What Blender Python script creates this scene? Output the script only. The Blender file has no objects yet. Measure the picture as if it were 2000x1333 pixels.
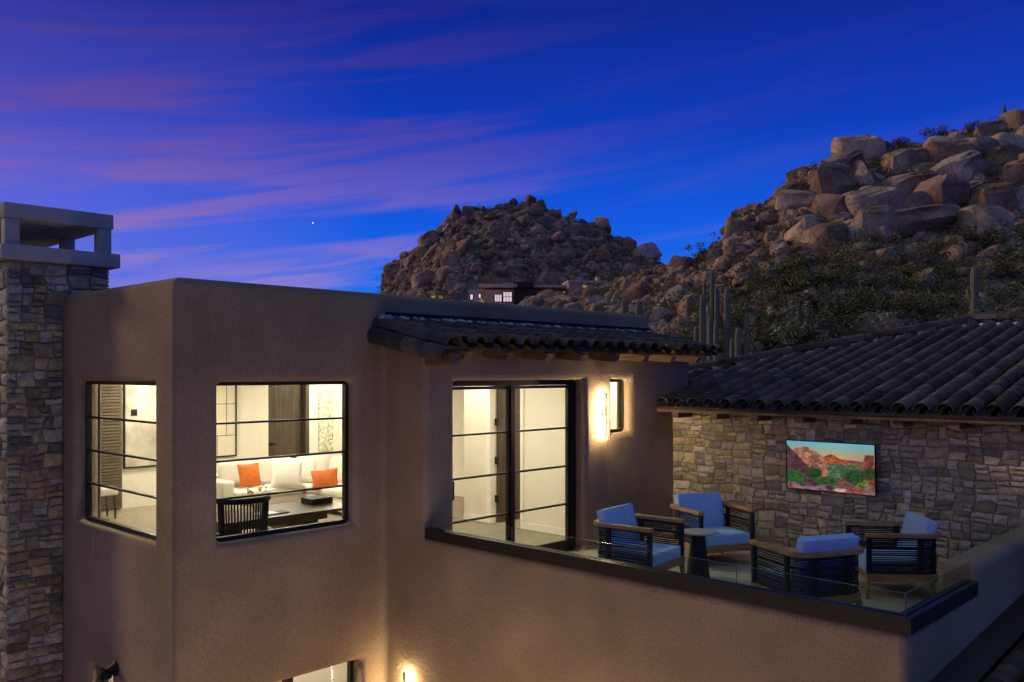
import bpy, bmesh, math, random
import numpy as np
from mathutils import Vector, Matrix, Euler
R = math.radians
random.seed(7)
rng = np.random.default_rng(11)
scene = bpy.context.scene
col = scene.collection

# ------------------------------------------------------------------ camera
YAW = R(43.7)
FX, FY = math.cos(YAW), math.sin(YAW)          # forward
RX, RY = math.sin(YAW), -math.cos(YAW)         # right
CAM_Z = 2.5
FOC = 1720.0
cd = bpy.data.cameras.new('camera')
cam = bpy.data.objects.new('camera', cd)
col.objects.link(cam)
cam.location = (0, 0, CAM_Z)
cam.rotation_euler = (R(90), 0, -(R(90) - YAW))
cd.sensor_width = 36.0
cd.lens = 36.0 * FOC / 2000.0
cd.shift_y = 61.5 / 2000.0
cd.clip_start = 0.1
cd.clip_end = 20000
scene.camera = cam
scene.view_settings.view_transform = 'Standard'
scene.view_settings.look = 'None'
scene.view_settings.exposure = 0.0
scene.view_settings.gamma = 1.0
scene.view_settings.use_curve_mapping = False
scene.cycles.max_bounces = 7
scene.cycles.transparent_max_bounces = 16

# ------------------------------------------------------------------ sky
world = bpy.data.worlds.new('World')
scene.world = world
world.use_nodes = True
def build_world():
    nt = world.node_tree; N = nt.nodes; L = nt.links
    N.clear()
    out = N.new('ShaderNodeOutputWorld'); bg = N.new('ShaderNodeBackground')
    tc = N.new('ShaderNodeTexCoord')
    sky = N.new('ShaderNodeTexSky'); sky.sky_type = 'NISHITA'; sky.sun_disc = False
    sky.sun_elevation = R(1.0); sky.sun_rotation = R(-72)
    def vm(op, a, b):
        n = N.new('ShaderNodeVectorMath'); n.operation = op
        L.new(a, n.inputs[0]); n.inputs[1].default_value = b; return n
    def mt(op, a, b=None, clamp=False):
        n = N.new('ShaderNodeMath'); n.operation = op; n.use_clamp = clamp
        for i, v in enumerate((a, b)):
            if v is None: continue
            if isinstance(v, (int, float)): n.inputs[i].default_value = v
            else: L.new(v, n.inputs[i])
        return n.outputs[0]
    def mix(fac, a, b, mode='MIX'):
        n = N.new('ShaderNodeMix'); n.data_type = 'RGBA'; n.blend_type = mode
        for i, v in ((0, fac), (6, a), (7, b)):
            if isinstance(v, (int, float)): n.inputs[i].default_value = v
            elif isinstance(v, tuple): n.inputs[i].default_value = v
            else: L.new(v, n.inputs[i])
        return n.outputs[2]
    def ramp(fac, pts, interp='EASE'):
        n = N.new('ShaderNodeValToRGB'); n.color_ramp.interpolation = interp
        els = n.color_ramp.elements
        while len(els) > 1: els.remove(els[-1])
        els[0].position = pts[0][0]; els[0].color = pts[0][1]
        for p, c in pts[1:]:
            e = els.new(p); e.color = c
        L.new(fac, n.inputs[0]); return n.outputs[0]
    d = tc.outputs['Generated']
    sep = N.new('ShaderNodeSeparateXYZ'); L.new(d, sep.inputs[0]); z = sep.outputs['Z']
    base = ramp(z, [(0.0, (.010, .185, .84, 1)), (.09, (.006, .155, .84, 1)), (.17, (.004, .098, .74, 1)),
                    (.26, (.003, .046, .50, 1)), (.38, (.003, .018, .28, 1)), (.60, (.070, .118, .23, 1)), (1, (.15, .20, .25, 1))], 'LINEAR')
    # how far towards the afterglow (left of the view)
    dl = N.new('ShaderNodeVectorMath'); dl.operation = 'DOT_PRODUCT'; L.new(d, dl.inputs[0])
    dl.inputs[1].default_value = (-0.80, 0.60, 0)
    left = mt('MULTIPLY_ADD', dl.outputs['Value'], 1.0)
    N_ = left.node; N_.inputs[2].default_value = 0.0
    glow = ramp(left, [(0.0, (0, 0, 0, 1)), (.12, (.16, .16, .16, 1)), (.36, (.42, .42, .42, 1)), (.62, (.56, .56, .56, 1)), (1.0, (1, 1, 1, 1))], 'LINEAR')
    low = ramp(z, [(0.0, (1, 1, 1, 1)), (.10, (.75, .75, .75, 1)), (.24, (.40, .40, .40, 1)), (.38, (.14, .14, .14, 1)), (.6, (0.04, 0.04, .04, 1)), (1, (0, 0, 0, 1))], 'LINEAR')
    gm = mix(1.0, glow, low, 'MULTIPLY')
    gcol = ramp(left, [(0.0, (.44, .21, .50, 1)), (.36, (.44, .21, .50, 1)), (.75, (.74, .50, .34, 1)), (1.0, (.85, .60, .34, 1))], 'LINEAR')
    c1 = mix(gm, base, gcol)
    # streaked cloud sheets
    vr = N.new('ShaderNodeVectorRotate'); vr.rotation_type = 'AXIS_ANGLE'
    L.new(d, vr.inputs['Vector']); vr.inputs['Axis'].default_value = (FX, FY, 0); vr.inputs['Angle'].default_value = R(8)
    ms = vm('MULTIPLY', vr.outputs[0], (1.35, 1.35, 19.0))
    nz = N.new('ShaderNodeTexNoise'); L.new(ms.outputs[0], nz.inputs['Vector'])
    nz.inputs['Scale'].default_value = 1.55; nz.inputs['Detail'].default_value = 5; nz.inputs['Roughness'].default_value = .48
    nz.inputs['Distortion'].default_value = .35
    ms2 = vm('MULTIPLY', vr.outputs[0], (3.2, 3.2, 38.0))
    nz2 = N.new('ShaderNodeTexNoise'); L.new(ms2.outputs[0], nz2.inputs['Vector'])
    nz2.inputs['Scale'].default_value = 1.5; nz2.inputs['Detail'].default_value = 6; nz2.inputs['Distortion'].default_value = .5
    nn = mt('ADD', mt('MULTIPLY', nz.outputs['Fac'], .70), mt('MULTIPLY', nz2.outputs['Fac'], .30))
    dens = ramp(nn, [(.46, (0, 0, 0, 1)), (.52, (.35, .35, .35, 1)), (.58, (1, 1, 1, 1))], 'EASE')
    band = ramp(z, [(0.0, (.75, .75, .75, 1)), (.16, (1, 1, 1, 1)), (.28, (.7, .7, .7, 1)), (.40, (.30, .30, .30, 1)), (.8, (.1, .1, .1, 1))], 'LINEAR')
    leftc = mt('MULTIPLY_ADD', dl.outputs['Value'], 1.0, True)
    leftc.node.inputs[2].default_value = .30
    side = ramp(leftc, [(0, (.12, .12, .12, 1)), (.22, (.70, .70, .70, 1)), (.5, (.95, .95, .95, 1)), (1, (1, 1, 1, 1))], 'LINEAR')
    f1 = mix(1.0, dens, band, 'MULTIPLY'); f2 = mix(1.0, f1, side, 'MULTIPLY')
    ccol = ramp(z, [(0.0, (.68, .40, .55, 1)), (.12, (.42, .22, .46, 1)), (.24, (.21, .085, .28, 1)), (.40, (.055, .02, .17, 1)), (1, (.03, .016, .08, 1))], 'LINEAR')
    c2 = mix(mt('MULTIPLY', f2, .56), c1, ccol)
    c3 = mix(.05, c2, sky.outputs[0])
    c4 = mix(1.0, c2, mix(1.0, sky.outputs[0], (.003, .003, .003, 1), 'MULTIPLY'), 'ADD')
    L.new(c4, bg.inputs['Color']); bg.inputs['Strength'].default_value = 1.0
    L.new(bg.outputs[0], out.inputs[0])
build_world()

sd = bpy.data.lights.new('afterglow', 'SUN'); sun = bpy.data.objects.new('afterglow', sd); col.objects.link(sun)
sd.energy = 1.25; sd.angle = R(6); sd.color = (1.0, .72, .44)
sv = Vector((-.33, .86, .34)).normalized()       # direction towards the light
sun.rotation_euler = (-sv).to_track_quat('-Z', 'Y').to_euler()

# ------------------------------------------------------------------ materials
def new_mat(name):
    m = bpy.data.materials.new(name); m.use_nodes = True
    nt = m.node_tree
    b = nt.nodes.get('Principled BSDF')
    return m, nt, b
def mat(name, c, rough=.8, var=.12, scale=8., bump=0., bscale=40., objvar=0., metal=0., hue=None, spec=.3, detail=4, stretch=None, fine=0.):
    m, nt, b = new_mat(name); N = nt.nodes; L = nt.links
    b.inputs['Roughness'].default_value = rough; b.inputs['Metallic'].default_value = metal
    b.inputs['Specular IOR Level'].default_value = spec
    tc = N.new('ShaderNodeTexCoord'); src = tc.outputs['Object']
    if stretch:
        mp = N.new('ShaderNodeMapping'); mp.inputs['Scale'].default_value = stretch; L.new(src, mp.inputs[0]); src = mp.outputs[0]
    oi = N.new('ShaderNodeObjectInfo')
    nz = N.new('ShaderNodeTexNoise'); nz.inputs['Scale'].default_value = scale; nz.inputs['Detail'].default_value = detail
    nz.noise_dimensions = '4D'; L.new(src, nz.inputs['Vector'])
    mw = N.new('ShaderNodeMath'); mw.operation = 'MULTIPLY'; mw.inputs[1].default_value = 40; L.new(oi.outputs['Random'], mw.inputs[0]); L.new(mw.outputs[0], nz.inputs['W'])
    c2 = hue or tuple(x * (1 - 2.2 * var) for x in c)
    c1 = tuple(min(1, x * (1 + 1.2 * var)) for x in c)
    rp = N.new('ShaderNodeValToRGB'); rp.color_ramp.elements[0].position = .3; rp.color_ramp.elements[1].position = .7
    rp.color_ramp.elements[0].color = (*c2, 1); rp.color_ramp.elements[1].color = (*c1, 1)
    L.new(nz.outputs['Fac'], rp.inputs[0]); cur = rp.outputs[0]
    if objvar:
        hs = N.new('ShaderNodeHueSaturation')
        mr = N.new('ShaderNodeMapRange'); mr.inputs['To Min'].default_value = 1 - objvar; mr.inputs['To Max'].default_value = 1 + objvar
        L.new(oi.outputs['Random'], mr.inputs['Value']); L.new(mr.outputs[0], hs.inputs['Value'])
        wn = N.new('ShaderNodeTexWhiteNoise'); wn.noise_dimensions = '1D'; L.new(oi.outputs['Random'], wn.inputs['W'])
        mr2 = N.new('ShaderNodeMapRange'); mr2.inputs['To Min'].default_value = .5 - objvar * .045; mr2.inputs['To Max'].default_value = .5 + objvar * .045
        mr3 = N.new('ShaderNodeMapRange'); mr3.inputs['To Min'].default_value = 1 - objvar; mr3.inputs['To Max'].default_value = 1 + objvar * .6
        L.new(wn.outputs['Value'], mr2.inputs['Value']); L.new(mr2.outputs[0], hs.inputs['Hue'])
        sepc = N.new('ShaderNodeSeparateColor'); L.new(wn.outputs['Color'], sepc.inputs[0]); L.new(sepc.outputs[1], mr3.inputs['Value']); L.new(mr3.outputs[0], hs.inputs['Saturation'])
        L.new(cur, hs.inputs['Color']); cur = hs.outputs[0]
    if fine:
        nf = N.new('ShaderNodeTexNoise'); nf.inputs['Scale'].default_value = bscale * 2.2; nf.inputs['Detail'].default_value = 3; L.new(src, nf.inputs['Vector'])
        mf = N.new('ShaderNodeMapRange'); mf.inputs['From Min'].default_value = .3; mf.inputs['From Max'].default_value = .7
        mf.inputs['To Min'].default_value = 1 - fine; mf.inputs['To Max'].default_value = 1 + fine; L.new(nf.outputs['Fac'], mf.inputs['Value'])
        mm = N.new('ShaderNodeMix'); mm.data_type = 'RGBA'; mm.blend_type = 'MULTIPLY'; mm.inputs[0].default_value = 1
        cc = N.new('ShaderNodeCombineColor'); [L.new(mf.outputs[0], cc.inputs[i]) for i in range(3)]
        L.new(cur, mm.inputs[6]); L.new(cc.outputs[0], mm.inputs[7]); cur = mm.outputs[2]
    L.new(cur, b.inputs['Base Color'])
    if bump:
        nb = N.new('ShaderNodeTexNoise'); nb.inputs['Scale'].default_value = bscale; nb.inputs['Detail'].default_value = 5; L.new(src, nb.inputs['Vector'])
        bp = N.new('ShaderNodeBump'); bp.inputs['Strength'].default_value = 1; bp.inputs['Distance'].default_value = bump
        L.new(nb.outputs['Fac'], bp.inputs['Height']); L.new(bp.outputs[0], b.inputs['Normal'])
    return m
def emit_mat(name, c, s):
    m, nt, b = new_mat(name)
    b.inputs['Base Color'].default_value = (*c, 1); b.inputs['Emission Color'].default_value = (*c, 1); b.inputs['Emission Strength'].default_value = s
    return m
def glass_mat(name, tint=(.93, .97, .95), refl=1.0):
    m, nt, b = new_mat(name); N = nt.nodes; L = nt.links; N.remove(b)
    out = N['Material Output']
    tr = N.new('ShaderNodeBsdfTransparent'); tr.inputs[0].default_value = (*tint, 1)
    gl = N.new('ShaderNodeBsdfGlossy'); gl.inputs['Roughness'].default_value = .01
    fr = N.new('ShaderNodeFresnel'); fr.inputs[0].default_value = 1.45
    mu = N.new('ShaderNodeMath'); mu.operation = 'MULTIPLY'; mu.inputs[1].default_value = refl; L.new(fr.outputs[0], mu.inputs[0])
    ge = N.new('ShaderNodeNewGeometry'); iv = N.new('ShaderNodeMath'); iv.operation = 'SUBTRACT'; iv.inputs[0].default_value = 1; L.new(ge.outputs['Backfacing'], iv.inputs[1])
    m2 = N.new('ShaderNodeMath'); m2.operation = 'MULTIPLY'; L.new(mu.outputs[0], m2.inputs[0]); L.new(iv.outputs[0], m2.inputs[1])
    mx = N.new('ShaderNodeMixShader'); L.new(m2.outputs[0], mx.inputs[0]); L.new(tr.outputs[0], mx.inputs[1]); L.new(gl.outputs[0], mx.inputs[2])
    L.new(mx.outputs[0], out.inputs[0]); return m

def stucco_mat():
    m = mat('stucco', (.335, .248, .155), .92, .13, 1.1, .010, 26, fine=.16, spec=.12)
    nt = m.node_tree; N = nt.nodes; L = nt.links; b = N['Principled BSDF']
    # rain streaks: tall thin noise, sparse
    tc = N.new('ShaderNodeTexCoord'); mp = N.new('ShaderNodeMapping'); mp.inputs['Scale'].default_value = (5.5, 5.5, 1.6); L.new(tc.outputs['Object'], mp.inputs[0])
    nz = N.new('ShaderNodeTexNoise'); nz.inputs['Scale'].default_value = 1.0; nz.inputs['Detail'].default_value = 3; L.new(mp.outputs[0], nz.inputs['Vector'])
    rp = N.new('ShaderNodeValToRGB'); rp.color_ramp.elements[0].position = .69; rp.color_ramp.elements[1].position = .80
    rp.color_ramp.elements[0].color = (0, 0, 0, 1); rp.color_ramp.elements[1].color = (.65, .65, .65, 1)
    L.new(nz.outputs['Fac'], rp.inputs[0])
    mx = N.new('ShaderNodeMix'); mx.data_type = 'RGBA'; L.new(rp.outputs[0], mx.inputs[0])
    src = b.inputs['Base Color'].links[0].from_socket
    L.new(src, mx.inputs[6]); mx.inputs[7].default_value = (.50, .41, .29, 1); L.new(mx.outputs[2], b.inputs['Base Color'])
    return m
M = {}
M['stucco'] = stucco_mat()
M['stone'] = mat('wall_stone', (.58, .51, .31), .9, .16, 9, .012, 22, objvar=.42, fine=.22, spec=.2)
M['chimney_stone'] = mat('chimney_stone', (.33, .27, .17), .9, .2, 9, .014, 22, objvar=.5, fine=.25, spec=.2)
M['mortar'] = mat('mortar', (.30, .255, .18), .95, .1, 12, .005, 40)
M['concrete'] = mat('cast_concrete', (.40, .39, .36), .85, .06, 5, .002, 60, fine=.08)
M['tile'] = mat('clay_roof_tile', (.105, .080, .062), .85, .22, 6, .003, 40, objvar=.42, fine=.2, hue=(.060, .052, .048), spec=.12)
M['roof_mortar'] = mat('roof_mortar', (.48, .47, .46), .95, .1, 12, .01, 30)
M['deck'] = mat('roof_underlay', (.05, .042, .036), .9)
M['wood_beam'] = mat('beam_wood', (.20, .125, .07), .7, .2, 3, .002, 30, stretch=(1, 1, 8), objvar=.15)
M['metal'] = mat('dark_bronze_metal', (.028, .023, .018), .42, .1, 10, metal=.3, spec=.4)
M['iron'] = mat('black_iron', (.012, .012, .012), .5, .1, 10, metal=.3)
M['glass'] = glass_mat('window_glass', (.95, .97, .95), 1.0)
M['railglass'] = glass_mat('railing_glass', (.90, .95, .93), 1.3)
M['glassedge'] = mat('glass_edge', (.13, .17, .15), .2, spec=.8)
M['white_paint'] = mat('interior_paint', (.78, .72, .62), .85, .02, 2)
M['ceiling'] = mat('ceiling_paint', (.82, .79, .72), .9, .02, 2)
M['floor_in'] = mat('oak_floor', (.33, .27, .20), .45, .15, 3, stretch=(1, 9, 1))
M['dark_door'] = mat('dark_oak_door', (.085, .062, .042), .5, .18, 3, stretch=(6, 6, .6))
M['paver'] = mat('terrace_paver', (.60, .50, .36), .75, .07, 3, .001, 60, objvar=.06, fine=.06)
M['teak'] = mat('teak', (.50, .28, .10), .5, .2, 5, stretch=(1, 1, 6))
M['rope'] = mat('black_rope', (.026, .026, .028), .75, .2, 60, .001, 200)
M['cushion'] = mat('blue_grey_cushion', (.46, .68, .90), .95, .03, 5, .0015, 260, fine=.07)
M['table_black'] = mat('black_drum', (.022, .024, .024), .5, .1, 20)
M['table_top'] = mat('table_top', (.42, .38, .36), .55, .06, 8)
def creases(m):
    nt = m.node_tree; N = nt.nodes; L = nt.links; b = N['Principled BSDF']; tc = N.new('ShaderNodeTexCoord')
    nz = N.new('ShaderNodeTexNoise'); nz.inputs['Scale'].default_value = 5; nz.inputs['Detail'].default_value = 3; nz.inputs['Distortion'].default_value = 1.2; L.new(tc.outputs['Object'], nz.inputs['Vector'])
    bp = N.new('ShaderNodeBump'); bp.inputs['Distance'].default_value = .03; bp.inputs['Strength'].default_value = .8; L.new(nz.outputs['Fac'], bp.inputs['Height'])
    L.new(b.inputs['Normal'].links[0].from_socket, bp.inputs['Normal']); L.new(bp.outputs[0], b.inputs['Normal'])
creases(M['cushion'])
M['sofa'] = mat('cream_upholstery', (.70, .66, .58), .95, .02, 5, .001, 200)
M['orange'] = mat('orange_fabric', (.60, .155, .035), .9, .08, 20, .001, 200)
M['white_pillow'] = mat('white_fabric', (.82, .79, .72), .9, .03, 12)
M['desk'] = mat('dark_desk_wood', (.05, .035, .025), .3, .15, 4, spec=.5)
M['brass'] = mat('bronze_lamp', (.14, .075, .035), .4, .05, 10, metal=.7)
M['yellow_leaf'] = mat('yellow_flower', (.60, .42, .03), .8, .2, 10)
M['rock'] = mat('granite_boulder', (.43, .295, .205), .92, .2, .7, .09, 2.4, objvar=.32, fine=.25, detail=8, hue=(.14, .118, .095), spec=.1)
M['rockstuff'] = mat('granite_rubble', (.43, .315, .225), .92, .25, .30, .08, 1.8, fine=.25, detail=9, hue=(.09, .075, .065), spec=.1)
def crack(m, scale, depth, dark=.45):
    nt = m.node_tree; N = nt.nodes; L = nt.links; b = N['Principled BSDF']
    tc = N.new('ShaderNodeTexCoord'); oi = N.new('ShaderNodeObjectInfo')
    mv = N.new('ShaderNodeVectorMath'); mv.operation = 'MULTIPLY_ADD'; cx = N.new('ShaderNodeCombineXYZ'); L.new(oi.outputs['Random'], cx.inputs[0]); L.new(oi.outputs['Random'], cx.inputs[2])
    L.new(cx.outputs[0], mv.inputs[0]); mv.inputs[1].default_value = (37, 37, 37); L.new(tc.outputs['Object'], mv.inputs[2])
    nz = N.new('ShaderNodeTexNoise'); nz.inputs['Scale'].default_value = scale * 1.3; nz.inputs['Detail'].default_value = 4; L.new(mv.outputs[0], nz.inputs['Vector'])
    ad = N.new('ShaderNodeVectorMath'); ad.operation = 'MULTIPLY_ADD'; L.new(nz.outputs['Color'], ad.inputs[0]); ad.inputs[1].default_value = (.55 / scale,) * 3; L.new(mv.outputs[0], ad.inputs[2])
    vo = N.new('ShaderNodeTexVoronoi'); vo.feature = 'DISTANCE_TO_EDGE'; vo.inputs['Scale'].default_value = scale; L.new(ad.outputs[0], vo.inputs['Vector'])
    cr = N.new('ShaderNodeMapRange'); cr.inputs['From Max'].default_value = .032; cr.inputs['To Min'].default_value = dark; cr.inputs['To Max'].default_value = 1; L.new(vo.outputs['Distance'], cr.inputs['Value'])
    # iron-brown varnish patches
    nv = N.new('ShaderNodeTexNoise'); nv.inputs['Scale'].default_value = scale * .8; nv.inputs['Detail'].default_value = 6; nv.inputs['Roughness'].default_value = .62; L.new(mv.outputs[0], nv.inputs['Vector'])
    rv = N.new('ShaderNodeMapRange'); rv.inputs['From Min'].default_value = .46; rv.inputs['From Max'].default_value = .60; rv.inputs['To Max'].default_value = .75; L.new(nv.outputs['Fac'], rv.inputs['Value'])
    src = b.inputs['Base Color'].links[0].from_socket
    m1 = N.new('ShaderNodeMix'); m1.data_type = 'RGBA'; L.new(rv.outputs[0], m1.inputs[0]); L.new(src, m1.inputs[6]); m1.inputs[7].default_value = (.22, .125, .075, 1)
    m2 = N.new('ShaderNodeMix'); m2.data_type = 'RGBA'; m2.blend_type = 'MULTIPLY'; m2.inputs[0].default_value = 1
    cc = N.new('ShaderNodeCombineColor'); [L.new(cr.outputs[0], cc.inputs[i]) for i in range(3)]
    L.new(m1.outputs[2], m2.inputs[6]); L.new(cc.outputs[0], m2.inputs[7]); L.new(m2.outputs[2], b.inputs['Base Color'])
    bp = N.new('ShaderNodeBump'); bp.inputs['Distance'].default_value = depth; bp.inputs['Strength'].default_value = 1; L.new(cr.outputs[0], bp.inputs['Height'])
    L.new(b.inputs['Normal'].links[0].from_socket, bp.inputs['Normal']); L.new(bp.outputs[0], b.inputs['Normal'])
crack(M['rock'], .85, .08, .62); crack(M['rockstuff'], .55, .12, .55)
M['soil'] = mat('desert_soil', (.20, .16, .115), .97, .2, .15, .05, 1.5, hue=(.10, .095, .06))
M['ground'] = mat('desert_ground', (.16, .13, .10), .97, .15, .1, .02, 3)
M['shrub'] = mat('shrub_leaves', (.17, .18, .075), .9, .25, .8, objvar=.45, spec=.1)
M['shrubdry'] = mat('dry_brush_leaves', (.22, .215, .105), .9, .25, .8, objvar=.3, spec=.1)
M['trunk'] = mat('bark', (.08, .06, .045), .9)
M['cactus'] = mat('cactus_skin', (.19, .19, .12), .8, .15, 3, .02, 6, spec=.2)
M['patio'] = mat('courtyard_paving', (.42, .34, .25), .8, .08, 2)
M['strip'] = emit_mat('sconce_light', (1.0, .74, .42), 1050)
M['strip_low'] = emit_mat('lower_sconce_light', (1.0, .74, .42), 520)
M['canlight'] = emit_mat('downlight', (1.0, .80, .55), 12)
M['farwin'] = emit_mat('far_lit_window', (1.0, .86, .84), .6)
M['farwall'] = mat('far_house_wall', (.55, .42, .36), .9, .1, 1)
M['fardark'] = mat('far_house_dark', (.045, .035, .03), .8)
M['grasscloth'] = mat('woven_panel', (.16, .12, .075), .9, .2, 3, .01, 10, stretch=(1, 1, 12))

# ------------------------------------------------------------------ helpers
def mesh_obj(name, verts, faces, m, parent=None, smooth=None, loc=None):
    me = bpy.data.meshes.new(name); me.from_pydata([tuple(v) for v in verts], [], faces); me.update()
    if m is not None:
        for x in (m if isinstance(m, (list, tuple)) else [m]): me.materials.append(x)
    if smooth is not None:
        me.shade_smooth(); me.set_sharp_from_angle(angle=smooth)
    return link(name, me, parent, loc)
def link(name, me, parent=None, loc=None):
    o = bpy.data.objects.new(name, me); col.objects.link(o)
    if parent is not None: o.parent = parent
    if loc is not None: o.location = loc
    return o
def bm_obj(name, bm, m, parent=None, smooth=None, loc=None):
    me = bpy.data.meshes.new(name); bm.normal_update(); bm.to_mesh(me); bm.free()
    if m is not None: me.materials.append(m)
    if smooth is not None:
        me.shade_smooth(); me.set_sharp_from_angle(angle=smooth)
    return link(name, me, parent, loc)
def tag(o, label=None, cat=None, group=None, kind=None):
    if label: o['label'] = label
    if cat: o['category'] = cat
    if group: o['group'] = group
    if kind: o['kind'] = kind
    return o
def thing(name, label, cat, loc=(0, 0, 0), rz=0, group=None):
    o = bpy.data.objects.new(name, None); col.objects.link(o); o.location = loc; o.rotation_euler = (0, 0, rz)
    o.empty_display_size = .2
    return tag(o, label, cat, group)
def part(name, parent):
    o = bpy.data.objects.new(name, None); col.objects.link(o); o.parent = parent; o.empty_display_size = .1; return o
def copy_tree(o, parent=None):
    c = o.copy(); col.objects.link(c); c.parent = parent
    for ch in list(o.children): copy_tree(ch, c)
    return c
def add_box(bm, x0, x1, y0, y1, z0, z1, mtx=None):
    vs = [bm.verts.new((x, y, z)) for x in (x0, x1) for y in (y0, y1) for z in (z0, z1)]
    for f in ((0, 1, 3, 2), (4, 6, 7, 5), (0, 4, 5, 1), (2, 3, 7, 6), (0, 2, 6, 4), (1, 5, 7, 3)):
        bm.faces.new([vs[i] for i in f])
    if mtx is not None: bmesh.ops.transform(bm, matrix=mtx, verts=vs)
    return vs
def box(name, b, m, parent=None, bev=0., seg=2):
    bm = bmesh.new(); add_box(bm, *b)
    if bev: bmesh.ops.bevel(bm, geom=bm.edges[:], offset=bev, segments=seg, affect='EDGES', profile=.5)
    return bm_obj(name, bm, m, parent, R(40) if bev else None)
def lathe(prof, n=24):
    vs = []; fs = []
    for r, z in prof:
        for k in range(n):
            a = 2 * math.pi * k / n; vs.append((r * math.cos(a), r * math.sin(a), z))
    for i in range(len(prof) - 1):
        for k in range(n):
            fs.append((i * n + k, i * n + (k + 1) % n, (i + 1) * n + (k + 1) % n, (i + 1) * n + k))
    fs.append(tuple(range(n))[::-1]); fs.append(tuple((len(prof) - 1) * n + k for k in range(n)))
    return vs, fs
def sweep(path, prof, closed=False):
    """path list of Vector, prof list of (a,b): a sideways, b up (world z)."""
    vs = []; fs = []; n = len(prof)
    for i, p in enumerate(path):
        a = path[max(i - 1, 0)]; b = path[min(i + 1, len(path) - 1)]
        t = (b - a); t.z = 0; t.normalize(); s = Vector((t.y, -t.x, 0))
        for u, v in prof: vs.append(p + s * u + Vector((0, 0, v)))
    for i in range(len(path) - 1):
        for k in range(n):
            fs.append((i * n + k, i * n + (k + 1) % n, (i + 1) * n + (k + 1) % n, (i + 1) * n + k))
    fs.append(tuple(range(n))[::-1]); fs.append(tuple((len(path) - 1) * n + k for k in range(n)))
    return vs, fs
def tube(path, radii, n=8):
    vs = []; fs = []
    for i, p in enumerate(path):
        a = Vector(path[max(i - 1, 0)]); b = Vector(path[min(i + 1, len(path) - 1)])
        t = (b - a).normalized(); u = t.cross(Vector((0, 1, 0.01))).normalized(); w = t.cross(u)
        r = radii[i] if isinstance(radii, (list, tuple)) else radii
        for k in range(n):
            an = 2 * math.pi * k / n; vs.append(Vector(p) + (u * math.cos(an) + w * math.sin(an)) * r)
    for i in range(len(path) - 1):
        for k in range(n):
            fs.append((i * n + k, i * n + (k + 1) % n, (i + 1) * n + (k + 1) % n, (i + 1) * n + k))
    fs.append(tuple(range(n))[::-1]); fs.append(tuple((len(path) - 1) * n + k for k in range(n)))
    return vs, fs
def join_parts(lst):
    V = []; F = []
    for vs, fs in lst:
        o = len(V); V += [tuple(v) for v in vs]; F += [tuple(i + o for i in f) for f in fs]
    return V, F
def bx(x0, x1, y0, y1, z0, z1):
    v = [(x, y, z) for x in (x0, x1) for y in (y0, y1) for z in (z0, z1)]
    return v, [(0, 1, 3, 2), (4, 6, 7, 5), (0, 4, 5, 1), (2, 3, 7, 6), (0, 2, 6, 4), (1, 5, 7, 3)]
def voxel(name, xs, ys, zs, solid, m, parent, bev, seg=4):
    nx, ny, nz = len(xs) - 1, len(ys) - 1, len(zs) - 1
    S = np.zeros((nx + 2, ny + 2, nz + 2), bool)
    for i in range(nx):
        for j in range(ny):
            for k in range(nz):
                S[i + 1, j + 1, k + 1] = solid((xs[i] + xs[i + 1]) / 2, (ys[j] + ys[j + 1]) / 2, (zs[k] + zs[k + 1]) / 2)
    vid = {}; V = []; F = []
    def v(i, j, k):
        if (i, j, k) not in vid: vid[(i, j, k)] = len(V); V.append((xs[i], ys[j], zs[k]))
        return vid[(i, j, k)]
    for i in range(nx):
        for j in range(ny):
            for k in range(nz):
                if not S[i + 1, j + 1, k + 1]: continue
                if not S[i, j + 1, k + 1]: F.append((v(i, j, k), v(i, j, k + 1), v(i, j + 1, k + 1), v(i, j + 1, k)))
                if not S[i + 2, j + 1, k + 1]: F.append((v(i + 1, j, k), v(i + 1, j + 1, k), v(i + 1, j + 1, k + 1), v(i + 1, j, k + 1)))
                if not S[i + 1, j, k + 1]: F.append((v(i, j, k), v(i + 1, j, k), v(i + 1, j, k + 1), v(i, j, k + 1)))
                if not S[i + 1, j + 2, k + 1]: F.append((v(i, j + 1, k), v(i, j + 1, k + 1), v(i + 1, j + 1, k + 1), v(i + 1, j + 1, k)))
                if not S[i + 1, j + 1, k]: F.append((v(i, j, k), v(i, j + 1, k), v(i + 1, j + 1, k), v(i + 1, j, k)))
                if not S[i + 1, j + 1, k + 2]: F.append((v(i, j, k + 1), v(i + 1, j, k + 1), v(i + 1, j + 1, k + 1), v(i, j + 1, k + 1)))
    o = mesh_obj(name, V, F, m, parent, R(50))
    md = o.modifiers.new('round', 'BEVEL'); md.width = bev; md.segments = seg; md.limit_method = 'ANGLE'; md.angle_limit = R(50)
    md.use_clamp_overlap = False; md.harden_normals = False
    return o

# ------------------------------------------------------------------ terrain
RC = [(560, 640), (700, 610), (738, 580), (752, 562), (768, 535), (790, 506), (830, 478), (862, 450), (885, 418), (930, 412), (985, 402), (1035, 396), (1065, 410), (1100, 420),
      (1145, 436), (1185, 450), (1210, 476), (1240, 486), (1290, 517), (1340, 545), (1450, 600), (1700, 640)]
RR = [(700, 640), (950, 612), (1000, 596), (1100, 584), (1180, 566), (1225, 545), (1290, 530), (1345, 518), (1385, 500), (1425, 466), (1445, 426), (1490, 408), (1530, 372), (1560, 345), (1600, 330),
      (1650, 308), (1700, 290), (1760, 288), (1830, 274), (1900, 255), (1960, 236), (2000, 222), (2200, 190), (2600, 200), (3400, 300)]
RD = [(700, 120), (1000, 140), (1150, 150), (1300, 135), (1345, 125), (1500, 138), (1700, 150), (2000, 168), (2600, 180), (3400, 180)]
rcx = np.array([a for a, b in RC]); rcy = np.array([b for a, b in RC])
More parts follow.
